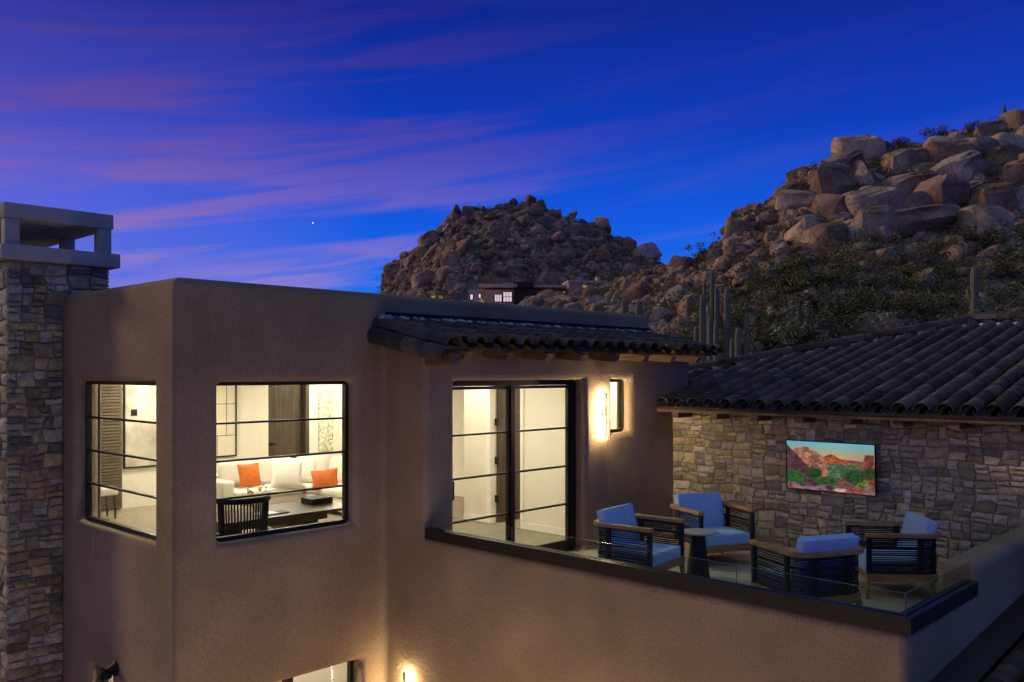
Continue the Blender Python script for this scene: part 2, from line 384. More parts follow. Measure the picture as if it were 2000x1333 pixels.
rrx = np.array([a for a, b in RR]); rry = np.array([b for a, b in RR])
rdx = np.array([a for a, b in RD]); rdy = np.array([b for a, b in RD])
def hz(x, y):
    x = np.asarray(x, float); y = np.asarray(y, float)
    d = x * FX + y * FY; Lt = x * RX + y * RY
    dd = np.maximum(d, 1); px = np.clip(1000 + FOC * Lt / dd, -3000, 4500)
    fr = np.clip((px - 650) / 250, 0, 1); fr = fr * fr * (3 - 2 * fr)
    basez = np.interp(dd, [0, 22, 40, 70, 110, 170, 230, 330, 600, 2000], [-3.6, -3.6, 0.0, 3.0, 7, 12, 18, 20, 8, -4])
    basez = -3.6 + (basez + 3.6) * fr
    base = np.where(d > 1, basez, -3.6)
    # central hill, ridge at 250 m
    zr = (728 - np.interp(px, rcx, rcy)) * 250 / FOC + CAM_Z - .3
    g = np.interp(d, [205, 216, 228, 250, 262, 320], [0, .20, .55, 1, .96, 0])
    hc = base + np.maximum(zr - base, 0) * g * np.clip((px - 640) / 90, 0, 1)
    # right hill
    dr = np.interp(px, rdx, rdy)
    zr2 = (728 - np.interp(px, rrx, rry)) * dr / FOC + CAM_Z + .2
    t = (d - 62) / (dr - 62)
    g2 = np.interp(t, [0, .25, .5, .75, .92, 1, 1.15, 1.8], [0, .17, .37, .63, .90, 1, .93, 0])
    hr = base + np.maximum(zr2 - base, 0) * g2 * np.clip((px - 800) / 250, 0, 1)
    z = np.maximum(hc, hr)
    rough = np.clip((z - 2) / 6, 0, 1)
    z = z + rough * (.5 * np.sin(x * .31 + 1.3) * np.cos(y * .27) + .35 * np.sin(x * .83 - y * .55) + .3 * np.cos(y * .9 + x * .4))
    return z
def pix_dir(px): s = (px - 1000) / FOC; return FX + RX * s, FY + RY * s
def hit(px, py, dmin=60, dmax=270):
    """ground point seen at a place of the skyline study; falls back to the crest"""
    ux, uy = pix_dir(px); ds = np.arange(dmin, dmax, .5)
    zz = CAM_Z + (728 - py) * ds / FOC; g = hz(ux * ds, uy * ds)
    k = np.nonzero(g >= zz)[0]
    if len(k): i = k[0]
    else: i = int(np.argmin((zz - g) / ds))
    return Vector((ux * ds[i], uy * ds[i], zz[i])), ds[i], float(g[i])
def grid_terrain(name, x0, x1, y0, y1, n, m):
    X, Y = np.meshgrid(np.linspace(x0, x1, n), np.linspace(y0, y1, n), indexing='ij'); Z = hz(X, Y) - .15
    V = np.stack([X, Y, Z], -1).reshape(-1, 3)
    idx = np.arange(n * n).reshape(n, n)
    F = np.stack([idx[:-1, :-1], idx[1:, :-1], idx[1:, 1:], idx[:-1, 1:]], -1).reshape(-1, 4)
    o = mesh_obj(name, V.tolist(), F.tolist(), m, None, R(180)); return tag(o, kind='structure')
grid_terrain('desert_hillside', 18, 340, -40, 330, 210, M['soil'])
gm = bmesh.new()
for a in [(-9000, 9000, -9000, -39.9), (-9000, 9000, 329.9, 9000), (-9000, 18.1, -39.9, 329.9), (339.9, 9000, -39.9, 329.9)]:
    add_box(gm, a[0], a[1], a[2], a[3], -14, -3.72)
tag(bm_obj('ground', gm, M['ground']), kind='structure')
box('courtyard_paving', (-6, 6.6, -6, 11.4, -3.9, -3.58), M['patio'])['kind'] = 'structure'

# ------------------------------------------------------------------ boulders
def boulder_arrays(sub, seed, planes=13, noise=.05):
    r = np.random.default_rng(seed)
    bm = bmesh.new(); bmesh.ops.create_icosphere(bm, subdivisions=sub, radius=1)
    P = np.array([v.co[:] for v in bm.verts]); F = [tuple(v.index for v in f.verts) for f in bm.faces]; bm.free()
    for k in range(planes):
        n = r.normal(size=3); n /= np.linalg.norm(n); dcut = r.uniform(.42, .84)
        e = P @ n - dcut; P = P - np.where(e > 0, e * .97, 0)[:, None] * n
    for f, a in ((1.7, noise * 1.6), (3.7, noise), (8., noise * .45)):
        ph = r.uniform(0, 6, 3)
        q = np.sin(P[:, 0] * f + ph[0]) * np.sin(P[:, 1] * f + ph[1]) + np.sin(P[:, 2] * f * 1.2 + ph[2]) * np.cos(P[:, 0] * f * .7)
        P = P * (1 + a * q)[:, None]
    P /= np.abs(P).max(0)
    return P, F
def block_arrays(seed):
    r = np.random.default_rng(seed); bm = bmesh.new(); bmesh.ops.create_icosphere(bm, subdivisions=3, radius=1)
    P = np.array([v.co[:] for v in bm.verts]); F = [tuple(v.index for v in f.verts) for f in bm.faces]; bm.free()
    P = np.sign(P) * np.abs(P) ** .42; P /= np.abs(P).max()
    P[:, 0] *= 1 + .22 * r.uniform(-1, 1) * P[:, 2]; P[:, 2] += .18 * r.uniform(-1, 1) * P[:, 0]
    for k in range(7):
        n = r.normal(size=3); n /= np.linalg.norm(n); e = P @ n - r.uniform(.78, 1.1); P = P - np.where(e > 0, e * .97, 0)[:, None] * n
    c = r.uniform(-.4, .4); P[:, 2] -= .0 * P[:, 2]; P[:, 1] *= 1 - .22 * np.exp(-((P[:, 0] - c - .15 * P[:, 2]) / .05) ** 2)
    ph = r.uniform(0, 6, 3)
    P *= (1 + .035 * np.sin(P[:, 0] * 5 + ph[0]) * np.sin(P[:, 2] * 4 + ph[1]) + .02 * np.sin(P[:, 1] * 9 + ph[2]))[:, None]
    return P / np.abs(P).max(0), F
BK_ = []
for k in range(8):
    P, F = block_arrays(700 + k); me = bpy.data.meshes.new('cliff_block'); me.from_pydata(P.tolist(), [], F); me.update(); me.materials.append(M['rock'])
    me.shade_smooth(); me.set_sharp_from_angle(angle=R(24)); BK_.append(me)
BM_ = []
for k in range(12):
    P, F = boulder_arrays(3, 100 + k, 9 + k % 6)
    me = bpy.data.meshes.new('boulder'); me.from_pydata(P.tolist(), [], F); me.update(); me.materials.append(M['rock'])
    me.shade_smooth(); me.set_sharp_from_angle(angle=R(27)); BM_.append(me)
def boulder(px, py, w, h, label, group=None, tilt=None, depth=None, name='boulder', k=None):
    p, d, gz = hit(px, py, 60 if not depth else depth[0], 275 if not depth else depth[1])
    sx = w * d / FOC / 2 * 1.06; sz = h * d / FOC / 2 * 1.08
    o = link(name, random.choice(BM_) if k is None else BM_[k])
    ux, uy = pix_dir(px); n = math.hypot(ux, uy)
    o.location = (p.x + ux / n * sx * .05, p.y + uy / n * sx * .05, p.z)
    o.location.z = min(o.location.z, float(hz(o.location.x, o.location.y)) + .72 * sz)
    o.scale = (sx, (sx + sz) * .5, sz)
    o.rotation_euler = (random.uniform(-.15, .15), R(tilt or 0), -(R(90) - YAW) + random.uniform(-.4, .4))
    return tag(o, label, 'boulder', group)
named_r = [
 (1615, 376, 88, 98, 'tall split granite block with vertical cracks near left end of the cliff'), (1556, 350, 58, 60, 'rounded brown boulder forming the left shoulder of the cliff on the skyline'),
 (1682, 356, 60, 80, 'upright orange-brown boulder just left of the largest dark round boulder'), (1749, 332, 94, 78, 'largest round boulder on cliff crest, orange left side and black right side'),
 (1792, 378, 68, 78, 'leaning rust-coloured boulder below and right of the big round crest boulder'), (1890, 312, 96, 80, 'big square-faced pale brown boulder high on the right hill'),
 (1912, 366, 70, 64, 'diamond-shaped smooth tan boulder below the square-faced one'), (1710, 408, 108, 84, 'dark overhanging ledge of rock in the middle of the cliff'),
 (1762, 452, 186, 66, 'long pale sloping slab of bare granite across the cliff foot'), (1920, 452, 100, 96, 'massive boulder with pale left face and black shaded right face'),
 (1860, 511, 56, 64, 'pale whitish rounded boulder below the massive shaded boulder'), (1937, 504, 76, 40, 'low wide pale boulder beside saguaro on right slope'),
 (1644, 302, 36, 24, 'small round cap boulder perched on top of the skyline pile'), (1621, 321, 52, 26, 'flat boulder lying beneath the small cap boulder'),
 (1988, 418, 48, 40, 'orange boulder at right picture edge level with the cliff'), (1990, 250, 56, 64, 'blocky crest boulder at upper right picture corner'),
 (1577, 456, 84, 56, 'pale grey cracked slab at the lower left of the cliff'), (1640, 433, 42, 34, 'small squarish rock with dark notch under the split block'),
 (1722, 645, 134, 74, 'broad dome-shaped boulder half hidden by the tiled hip roof'), (1757, 588, 62, 44, 'brownish boulder surrounded by brush above the dome-shaped boulder'),
 (1627, 599, 32, 28, 'small pale boulder alone among green bushes'), (1523, 499, 40, 48, 'pink tapered boulder standing at left foot of cliff'),
 (1946, 473, 34, 30, 'small round rock sitting right of the massive shaded boulder'), (1318, 592, 50, 66, 'tall smooth lilac-grey boulder left of the saguaros'),
 (1349, 606, 58, 66, 'cracked lilac-grey boulder directly behind the leftmost saguaro'), (1329, 512, 25, 31, 'dark upright boulder balanced alone on the saddle skyline'),
 (1313, 543, 40, 40, 'round brown boulder under the balanced skyline boulder'), (1339, 548, 23, 26, 'egg-shaped grey boulder right of the round brown one'),
 (1450, 413, 22, 22, 'small square boulder perched on the left slope of the cliff skyline'), (1478, 408, 26, 22, 'low round boulder beside the small perched square boulder'),
 (1482, 634, 80, 42, 'wide pale boulder with a dark hollow right of the saguaros'), (1497, 664, 36, 30, 'pinkish cleft boulder beneath the wide hollow boulder'),
 (1475, 687, 42, 38, 'greyish boulder low beside roof edge right of the saguaros'), (1482, 503, 44, 30, 'slanting pinkish boulder above the brush mid slope'),
 (1434, 468, 26, 30, 'dark rust boulder low on the left skyline of right hill'), (1245, 583, 74, 54, 'large flat-topped pinkish boulder above the right end of parapet'),
 (1252, 561, 32, 20, 'reddish wedge rock resting on the flat-topped pinkish boulder'), (1159, 589, 40, 36, 'smooth red-pink leaning boulder above the tiled eave'),
 (1069, 582, 48, 32, 'knobbly pinkish boulder cluster right of the far lit house'), (1106, 593, 28, 24, 'pale cone-shaped rock just over the parapet'),
 (1157, 569, 26, 17, 'small rounded rock behind the smooth red-pink boulder'), (1226, 531, 42, 30, 'warm tan round boulder at the left of the saddle'),
 (1205, 590, 22, 20, 'little grey rock between red-pink and flat-topped boulders')]
for i, (px, py, w, h, lab) in enumerate(named_r):
    o = boulder(px, py, w, h, lab, tilt=random.uniform(-14, 14), k=i % 12)
    if i in (0, 4, 5, 7, 8, 9, 15, 16, 17, 24): o.data = BK_[i % 8]
named_c = [
 (1175, 440, 50, 46, 'huge dark round boulder on right shoulder of the central hill'), (1256, 503, 92, 46, 'long dark slab leaning down the right end of central hill'),
 (1034, 395, 26, 30, 'pointed summit boulder at the very top of central hill'), (1053, 404, 26, 26, 'tan boulder leaning against right side of pointed summit boulder'),
 (1003, 393, 20, 20, 'round boulder capping the little pile left of the summit'), (988, 394, 12, 14, 'tiny reddish boulder at left edge of the summit pile'),
 (1000, 405, 28, 16, 'flat boulder supporting the little summit pile'), (890, 414, 15, 26, 'left one of two finger rocks on central skyline'),
 (910, 412, 20, 28, 'right one of two finger rocks on central skyline'), (957, 429, 25, 28, 'brown oval boulder below the central skyline shrub'),
 (904, 436, 27, 26, 'pinkish rock beneath the two finger rocks'), (1057, 439, 38, 36, 'broad pink flat-faced boulder under the summit'),
 (1080, 438, 19, 24, 'pale split-off half right of the pink flat-faced boulder'), (1091, 409, 19, 19, 'small dark round boulder right of summit'),
 (1210, 472, 21, 21, 'small dark boulder tucked under the huge round one'), (953, 463, 25, 27, 'pale pointed rock in middle of central hill'),
 (828, 500, 50, 34, 'wide pink smooth rock face on the left flank'), (799, 517, 26, 42, 'tall folded pink rock at left foot of central hill'),
 (774, 532, 30, 46, 'outermost left boulder of the central hill'), (787, 503, 20, 24, 'dark boulder on the left skyline step'),
 (940, 530, 22, 28, 'tan pyramid-shaped rock above the far house'), (1090, 472, 38, 36, 'dark blocky boulder right of hill centre'),
 (866, 451, 22, 24, 'brown rock on the upper left skyline of central hill'), (1118, 418, 20, 20, 'dark round boulder on the descending skyline right of summit'),
 (1137, 434, 22, 18, 'low dark boulder on skyline left of the huge round one')]
for i, (px, py, w, h, lab) in enumerate(named_c): boulder(px, py, w, h, lab, tilt=random.uniform(-14, 14), depth=(205, 275), k=(i * 5) % 12)
# other boulders that show singly
def zone(px, py, edges, names, mid, hi='upper', lo='lower'):
    k = 0
    while k < len(edges) and px > edges[k]: k += 1
    return ('%s part' % (hi if py < mid(px) else lo)), names[k]
def scatter_region(n, pxr, top, bot, wmin, wmax, label, group, depth=None):
    for i in range(n):
        px = random.uniform(*pxr); t0 = np.interp(px, *top); b0 = np.interp(px, *bot)
        if b0 <= t0 + 3: continue
        py = random.uniform(t0, b0); w = wmin * (wmax / wmin) ** (random.random() ** 1.7)
        if label.endswith('central hill'): v_, h_ = zone(px, py, [880, 1000, 1120], ['left flank', 'left of the summit', 'right of the summit', 'right flank'], lambda q: np.interp(q, rcx, rcy) + 50)
        elif label.startswith('pinkish'): v_, h_ = zone(px, py, [1200, 1310], ['above the parapet', 'below the balanced rock', 'behind the saguaros'], lambda q: np.interp(q, rrx, rry) + 40)
        else: v_, h_ = zone(px, py, [1620, 1800, 1900], ['left end', 'left of the middle', 'right of the middle', 'right end'], lambda q: np.interp(q, rrx, rry) + 100)
        sz_ = 'large' if w > (wmin * wmax) ** .5 else 'smaller'
        lb = '%s %s, %s, %s' % (sz_, label, v_, h_); gp = '%s: %s %s %s' % (group, sz_, v_, h_)
        ob_ = boulder(px, py, w, w * random.uniform(.65, 1.25), lb, gp, tilt=random.uniform(-25, 25), depth=depth)
        if i % 3: ob_.data = BK_[i % 8]
cliff_spots = []
for row in range(5):
    x_ = 1540 + row * 19
    while x_ < 2030:
        cliff_spots.append((x_ + random.uniform(-10, 10), float(np.interp(x_, rrx, rry)) + 24 + row * 36 + random.uniform(-8, 8), random.uniform(58, 104))); x_ += random.uniform(40, 58)
for (px, py, w) in cliff_spots:
    if any(abs(px - a[0]) < a[2] * .33 and abs(py - a[1]) < a[3] * .33 for a in named_r): continue
    v_, h_ = zone(px, py, [1620, 1740, 1860, 1940], ['left end', 'left of the middle', 'middle', 'right of the middle', 'right end'], lambda q: np.interp(q, rrx, rry) + 90)
    o = boulder(px, py, w, w * random.uniform(.62, 1.15), 'massive angular granite cliff block on right hill, %s, %s' % (v_, h_), 'cliff blocks %s %s' % (v_, h_), tilt=random.uniform(-22, 10))
    o.data = random.choice(BK_)
scatter_region(26, (1400, 1600), (rrx, rry + 14), (rrx, rry + 125), 28, 60, 'granite boulder on the right hill', 'boulders heaped on the right hill')
scatter_region(22, (1640, 1998), (rrx, rry + 190), (rrx, rry + 290), 34, 70, 'granite boulder on the right hill', 'boulders heaped on the right hill')
scatter_region(30, (1380, 1998), (rrx, rry + 3), ([1380, 1500, 1600, 1700, 1800, 2000], [520, 560, 590, 600, 610, 620]), 16, 42,
               'granite boulder on the right hill', 'boulders heaped on the right hill')
scatter_region(46, (1040, 1400), (rrx, rry + 8), ([1040, 1400], [600, 690]), 14, 44,
               'pinkish granite boulder on the saddle', 'boulders on the saddle', )
scatter_region(62, (765, 1280), (rcx, rcy + 6), ([765, 900, 910, 1060, 1070, 1200, 1280], [575, 575, 535, 535, 560, 540, 530]), 14, 50,
               'granite boulder on the central hill', 'boulders heaped on the central hill', (205, 275))
def joined_boulders(name, pts, sizes, sub, m, label):
    pro = [boulder_arrays(sub, 300 + k, 10, .05) for k in range(8)]
    VV = []; FF = []; off = 0
    for k in range(8):
        P, F = pro[k]; F = np.array(F)
        sel = np.arange(len(pts))[np.arange(len(pts)) % 8 == k]
        for i in sel:
            a = rng.uniform(0, 6.28); b = rng.uniform(-.5, .5); ca, sa = math.cos(a), math.sin(a); cb, sb = math.cos(b), math.sin(b)
            Rm = np.array([[ca, -sa, 0], [sa, ca, 0], [0, 0, 1]]) @ np.array([[1, 0, 0], [0, cb, -sb], [0, sb, cb]])
            sc = sizes[i] * np.array([rng.uniform(.8, 1.35), rng.uniform(.7, 1.1), rng.uniform(.55, 1.0)])
            VV.append((P * sc) @ Rm.T + pts[i]); FF.append(F + off); off += len(P)
    V = np.concatenate(VV); F = np.concatenate(FF)
    me = bpy.data.meshes.new(name); me.vertices.add(len(V)); me.vertices.foreach_set('co', V.astype(np.float32).ravel())
    me.loops.add(F.size); me.loops.foreach_set('vertex_index', F.astype(np.int32).ravel())
    me.polygons.add(len(F)); me.polygons.foreach_set('loop_start', (np.arange(len(F)) * 3).astype(np.int32))
    me.update(calc_edges=True); me.materials.append(m); me.shade_smooth(); me.set_sharp_from_angle(angle=R(28))
    o = link(name, me); return tag(o, label, 'rocks', None, 'stuff')
def ground_points(n, pxa, pxb, d0, d1, smin, smax, pw=2.2):
    px = rng.uniform(pxa, pxb, n); d = rng.uniform(d0, d1, n); s = (px - 1000) / FOC
    x = (FX + RX * s) * d; y = (FY + RY * s) * d; z = hz(x, y)
    sz = smin * (smax / smin) ** (rng.random(n) ** pw)
    keep = (z > (2.0 if d1 > 80 else -3)) & ~((px > 896) & (px < 1066) & (d > 150) & (d < 218)) & ~((px > 1100) & (px < 1190) & (d > 170) & (d < 212))
    return np.stack([x, y, z - sz * .42], -1)[keep], sz[keep]
p, s = ground_points(2500, 745, 1330, 206, 264, 1.0, 2.6, 1.6); joined_boulders('rock_rubble', p, s, 2, M['rockstuff'], 'tumbled granite rocks covering the central hill')
p, s = ground_points(3200, 745, 1330, 204, 262, .4, 1.1, 1.2); joined_boulders('rock_rubble', p, s, 1, M['rockstuff'], 'small granite rubble between boulders of the central hill')
p1, s1 = ground_points(1100, 1290, 2080, 100, 178, .7, 2.6, 1.9); p2, s2 = ground_points(700, 1020, 1600, 75, 150, .6, 1.9, 1.8)
joined_boulders('rock_rubble', np.concatenate([p1, p2]), np.concatenate([s1, s2]), 2, M['rockstuff'], 'loose granite rocks strewn over the right hill')
p, s = ground_points(4200, 1020, 2080, 68, 172, .25, .8, 1.3); joined_boulders('rock_rubble', p, s, 1, M['rockstuff'], 'small stones littering the right hillside')

p, s = ground_points(150, 760, 1300, 208, 258, 1.8, 3.4, 1.2); p2, s2 = ground_points(110, 1040, 1420, 80, 135, .9, 2.2, 1.2)
joined_boulders('rock_rubble', np.concatenate([p, p2]), np.concatenate([s, s2]), 3, M['rockstuff'], 'mid-sized granite rocks between the larger boulders')
p, s = ground_points(1500, 720, 2200, 34, 76, .12, .8, 2.2); joined_boulders('rock_rubble', p, s, 1, M['rockstuff'], 'loose stones on the ground behind the house')
# ------------------------------------------------------------------ shrubs
def shrub_arrays(seed, nleaf, ls):
    r = np.random.default_rng(seed); V = []; F = []
    nb = 9; cent = r.normal(size=(nb, 3)) * np.array([.48, .48, .22]) + np.array([0, 0, .45]); rad = r.uniform(.22, .42, nb)
    for i in range(nleaf):
        k = r.integers(nb); dv = r.normal(size=3); dv /= np.linalg.norm(dv)
        c = cent[k] + dv * rad[k] * r.uniform(.45, 1.05) ; c[2] = max(c[2], .02)
        a = r.normal(size=3); a /= np.linalg.norm(a); b = np.cross(a, r.normal(size=3)); b /= np.linalg.norm(b)
        w = ls * r.uniform(.5, 1.2); h = w * r.uniform(1.2, 2.6); o = len(V)
        V += [c - a * w * .5, c + b * h * .5 + a * w * .1, c + a * w * .5, c - b * h * .5]; F.append((o, o + 1, o + 2, o + 3))
    return np.array(V), np.array(F)
def shrub_mesh(seed, n, ls, m):
    V, F = shrub_arrays(seed, n, ls); me = bpy.data.meshes.new('shrub_leaves'); me.from_pydata(V.tolist(), [], F.tolist()); me.update(); me.materials.append(m); return me
def stems_mesh(seed):
    r = random.Random(seed); L_ = []
    for k in range(7):
        a = r.uniform(0, 6.28); q = r.uniform(.3, .6)
        L_.append(tube([Vector((0, 0, -.1)), Vector((math.cos(a) * q * .4, math.sin(a) * q * .4, .25)), Vector((math.cos(a) * q, math.sin(a) * q, r.uniform(.5, .8)))], [.035, .022, .008], 4))
    V, F = join_parts(L_); me = bpy.data.meshes.new('shrub_stems'); me.from_pydata([tuple(v) for v in V], [], F); me.update(); me.materials.append(M['trunk']); return me
SH = [shrub_mesh(k, 1150, .058, M['shrub'] if k < 3 else M['shrubdry']) for k in range(5)]; ST = [stems_mesh(k) for k in range(3)]
def shrub(px, py, w, label, group=None, k=None, depth=None, hgt=1.0):
    p_, d, gz = hit(px, py, 60 if not depth else depth[0], 275)
    t = thing('desert_shrub', label, 'shrub', (p_.x, p_.y, max(gz - .3, p_.z - 1.5)), random.uniform(0, 6.28), group)
    s_ = w * d / FOC / 1.7; t.scale = (s_, s_, s_ * hgt)
    kk = random.randrange(5) if k is None else k
    link('foliage', SH[kk], t); link('stems', ST[kk % 3], t)
for a in [(1693, 276, 50, 'dark bushy shrub standing on the skyline left of crest boulder', 0), (1755, 280, 38, 'low rounded shrub on skyline above the big round crest boulder', 1),
          (1826, 268, 60, 'long low olive bush along the right hill skyline', 2), (1858, 250, 28, 'narrow upright shrub poking above the skyline', 0), (1893, 252, 46, 'leafy bush near the top of the skyline', 1),
          (945, 415, 22, 'small green shrub on the central skyline left of summit', 0), (874, 434, 16, 'thin shrub on the left skyline of central hill', 1), (740, 572, 24, 'low bush at the left foot of the central hill', 0),
          (1582, 672, 150, 'big pale olive bush directly above the tiled roof', 3), (1645, 625, 110, 'dark green bush left of the dome-shaped boulder', 1), (1580, 570, 120, 'wide dark green bush in the middle of slope', 0),
          (1572, 500, 70, 'olive bush under the cracked slab', 2), (1425, 512, 60, 'yellowish brush beneath the saddle skyline', 3), (1960, 545, 90, 'dense green bush beside the right-hand saguaro', 1),
          (1440, 605, 60, 'ochre bush behind the tall saguaros', 3), (1385, 500, 55, 'grey-green brush on the saddle skyline', 2), (1270, 545, 44, 'green brush between saddle boulders', 0)]:
    shrub(a[0], a[1], a[2], a[3], k=a[4], hgt=.85)
for i in range(150):
    px = random.uniform(1180, 1998) ** .5 * random.uniform(1330, 1998) ** .5; top = np.interp(px, rrx, rry); lo = np.interp(px, [1180, 1350, 2000], [620, 705, 640])
    py = top + (lo - top) * random.uniform(.42, 1) ** .8
    kk = random.randrange(5); v_, h_ = zone(px, py, [1360, 1500, 1650, 1820], ['above the parapet', 'around the saguaros', 'left of the domed boulder', 'above the domed boulder', 'at the right edge'], lambda q: np.interp(q, rrx, rry) + .7 * (np.interp(q, [1180, 1350, 2000], [620, 705, 640]) - np.interp(q, rrx, rry)), 'higher', 'lower')
    wd = random.uniform(28, 88); lb = '%s %s bush on the right slope, %s, %s' % ('wide' if wd > 56 else 'small', 'dull green' if kk < 3 else 'dry yellowish', v_, h_)
    shrub(px, py, wd, lb, 'group of ' + lb, k=kk, hgt=random.uniform(.6, 1))
for i in range(45):
    px = random.uniform(770, 1280); top = np.interp(px, rcx, rcy) + 6; py = random.uniform(top, 575)
    shrub(px, py, random.uniform(9, 22), 'small dusky bush among rocks of the central hill, ' + ('left side' if px < 930 else 'middle' if px < 1100 else 'right side') + (' high up' if py < 490 else ' low down'), 'central hill bushes ' + ('left' if px < 930 else 'middle' if px < 1100 else 'right') + (' high' if py < 490 else ' low'), depth=(205, 275), hgt=.8)
def brush(name, n, pxa, pxb, d0, d1, s0, s1, m, label):
    pts, _ = ground_points(n, pxa, pxb, d0, d1, 1, 1); VV = []; FF = []; off = 0; pro = [shrub_arrays(50 + k, 70, .14) for k in range(5)]
    for i, p_ in enumerate(pts):
        V, F = pro[i % 5]; s_ = rng.uniform(s0, s1); a = rng.uniform(0, 6.28); ca, sa = math.cos(a), math.sin(a)
        Q = V * s_; Q = np.stack([Q[:, 0] * ca - Q[:, 1] * sa, Q[:, 0] * sa + Q[:, 1] * ca, Q[:, 2] * .8], -1) + p_
        VV.append(Q); FF.append(F + off); off += len(V)
    o = mesh_obj(name, np.concatenate(VV).tolist(), np.concatenate(FF).tolist(), m); tag(o, label, 'brush', None, 'stuff')
brush('low_brush', 900, 1330, 2080, 66, 165, .6, 2.0, M['shrubdry'], 'dry low brush covering the right hillside')
brush('low_brush', 850, 1150, 2080, 66, 165, .6, 2.0, M['shrub'], 'dark green low brush covering the right hillside')
brush('low_brush', 800, 745, 1300, 206, 258, .8, 2.2, M['shrub'], 'dark scrub between rocks of the central hill')

brush('low_brush', 700, 720, 2200, 32, 74, .35, 1.1, M['shrub'], 'scrub growing on the ground behind the house')
# ------------------------------------------------------------------ saguaros
def ribbed(path, rad, n=18):
    vs = []; fs = []
    for i, p_ in enumerate(path):
        a = Vector(path[max(i - 1, 0)]); b = Vector(path[min(i + 1, len(path) - 1)]); t = (b - a).normalized()
        u = t.cross(Vector((0.3, 1, 0.0))).normalized(); w = t.cross(u)
        for k in range(n):
            an = 2 * math.pi * k / n; r = rad[i] * (1 if k % 2 else .80); vs.append(Vector(p_) + (u * math.cos(an) + w * math.sin(an)) * r)
    for i in range(len(path) - 1):
        for k in range(n): fs.append((i * n + k, i * n + (k + 1) % n, (i + 1) * n + (k + 1) % n, (i + 1) * n + k))
    fs.append(tuple((len(path) - 1) * n + k for k in range(n))); return vs, fs
def saguaro(px, ytop, d, zb, r, arms, label, lean=0):
    r *= 1.3
    ux, uy = pix_dir(px); x, y = ux * d, uy * d; top = CAM_Z + (728 - ytop) * d / FOC
    t = thing('saguaro_cactus', label, 'cactus', (x, y, zb))
    H = top - zb; lx = Vector((RX, RY, 0)) * lean * H
    ts = [0, .1, .35, .6, .85, .95, .985, 1]; rs = [.75, .85, 1, 1.02, .95, .75, .5, .12]
    V, F = ribbed([lx * q * q + Vector((0, 0, H * q)) for q in ts], [r * q for q in rs]); mesh_obj('trunk', V, F, M['cactus'], t, R(60))
    for (side, z0, ztop_px, off) in arms:
        zt = CAM_Z + (728 - ztop_px) * d / FOC - zb; o_ = off * d / FOC; ra = r * .72
        S = Vector((RX, RY, 0)) * o_ ; D = Vector((FX, FY, 0)) * side * .3
        a0 = Vector((0, 0, z0 * H))
        pth = [a0, a0 + S * .5 + D * .5 + Vector((0, 0, .05)), a0 + S * .85 + D + Vector((0, 0, .3)), a0 + S + D + Vector((0, 0, .8))]
        for q in (.3, .6, .85, .95, 1): pth.append(Vector((S.x + D.x, S.y + D.y, (z0 * H + .8) + (zt - z0 * H - .8) * q)))
        V, F = ribbed(pth, [ra * .7, ra * .8, ra * .9, ra, ra, ra, ra * .9, ra * .7, ra * .12], 14); mesh_obj('arm', V, F, M['cactus'], t, R(60))
saguaro(1372, 574, 52, 1.0, .17, [(1, .3, 636, -10)], 'thick-trunked saguaro with one short arm, leftmost behind the tiled eave')
saguaro(1420, 560, 54, 1.0, .18, [(1, .25, 614, -31), (-1, .2, 630, -24), (1, .2, 644, 8), (-1, .15, 612, 36)], 'tall many-armed saguaro in the middle of the roadside cluster by the roof')
saguaro(1391, 528, 72, 3.0, .16, [(1, .4, 547, -14), (-1, .35, 560, 6), (1, .35, 562, 13)], 'tallest slender saguaro reaching highest behind the cluster')
saguaro(1384, 596, 60, 1.5, .13, [(1, .3, 622, 7)], 'slim saguaro between the thick-trunked one and the tallest one')
saguaro(1441, 640, 50, 0.6, .15, [(1, .35, 662, -9)], 'medium saguaro right of the many-armed one by roof edge')
saguaro(1401, 672, 46, 0.5, .20, [], 'short stout armless saguaro closest to the hip roof')
p_, d_, g_ = hit(1903, 632)
saguaro(1903, 520, d_ - 1, g_ - .6, .24, [(1, .45, 565, -8)], 'saguaro with one arm standing on the right slope above the roof')
for (a, b, lab) in [(1220, 585, 'small columnar saguaro left of the pair above the parapet end'), (1248, 588, 'small columnar saguaro right of the pair above the parapet end')]:
    p_, d_, g_ = hit(a, 618); saguaro(a, b, d_ - 1, g_ - 1, .30, [], lab)
p_, d_, g_ = hit(1961, 235); ux, uy = pix_dir(1961)
saguaro(1961, 206, d_, g_ - .5, .24, [(1, .5, 222, 4)], 'tiny distant saguaro silhouetted on the crest at upper right')

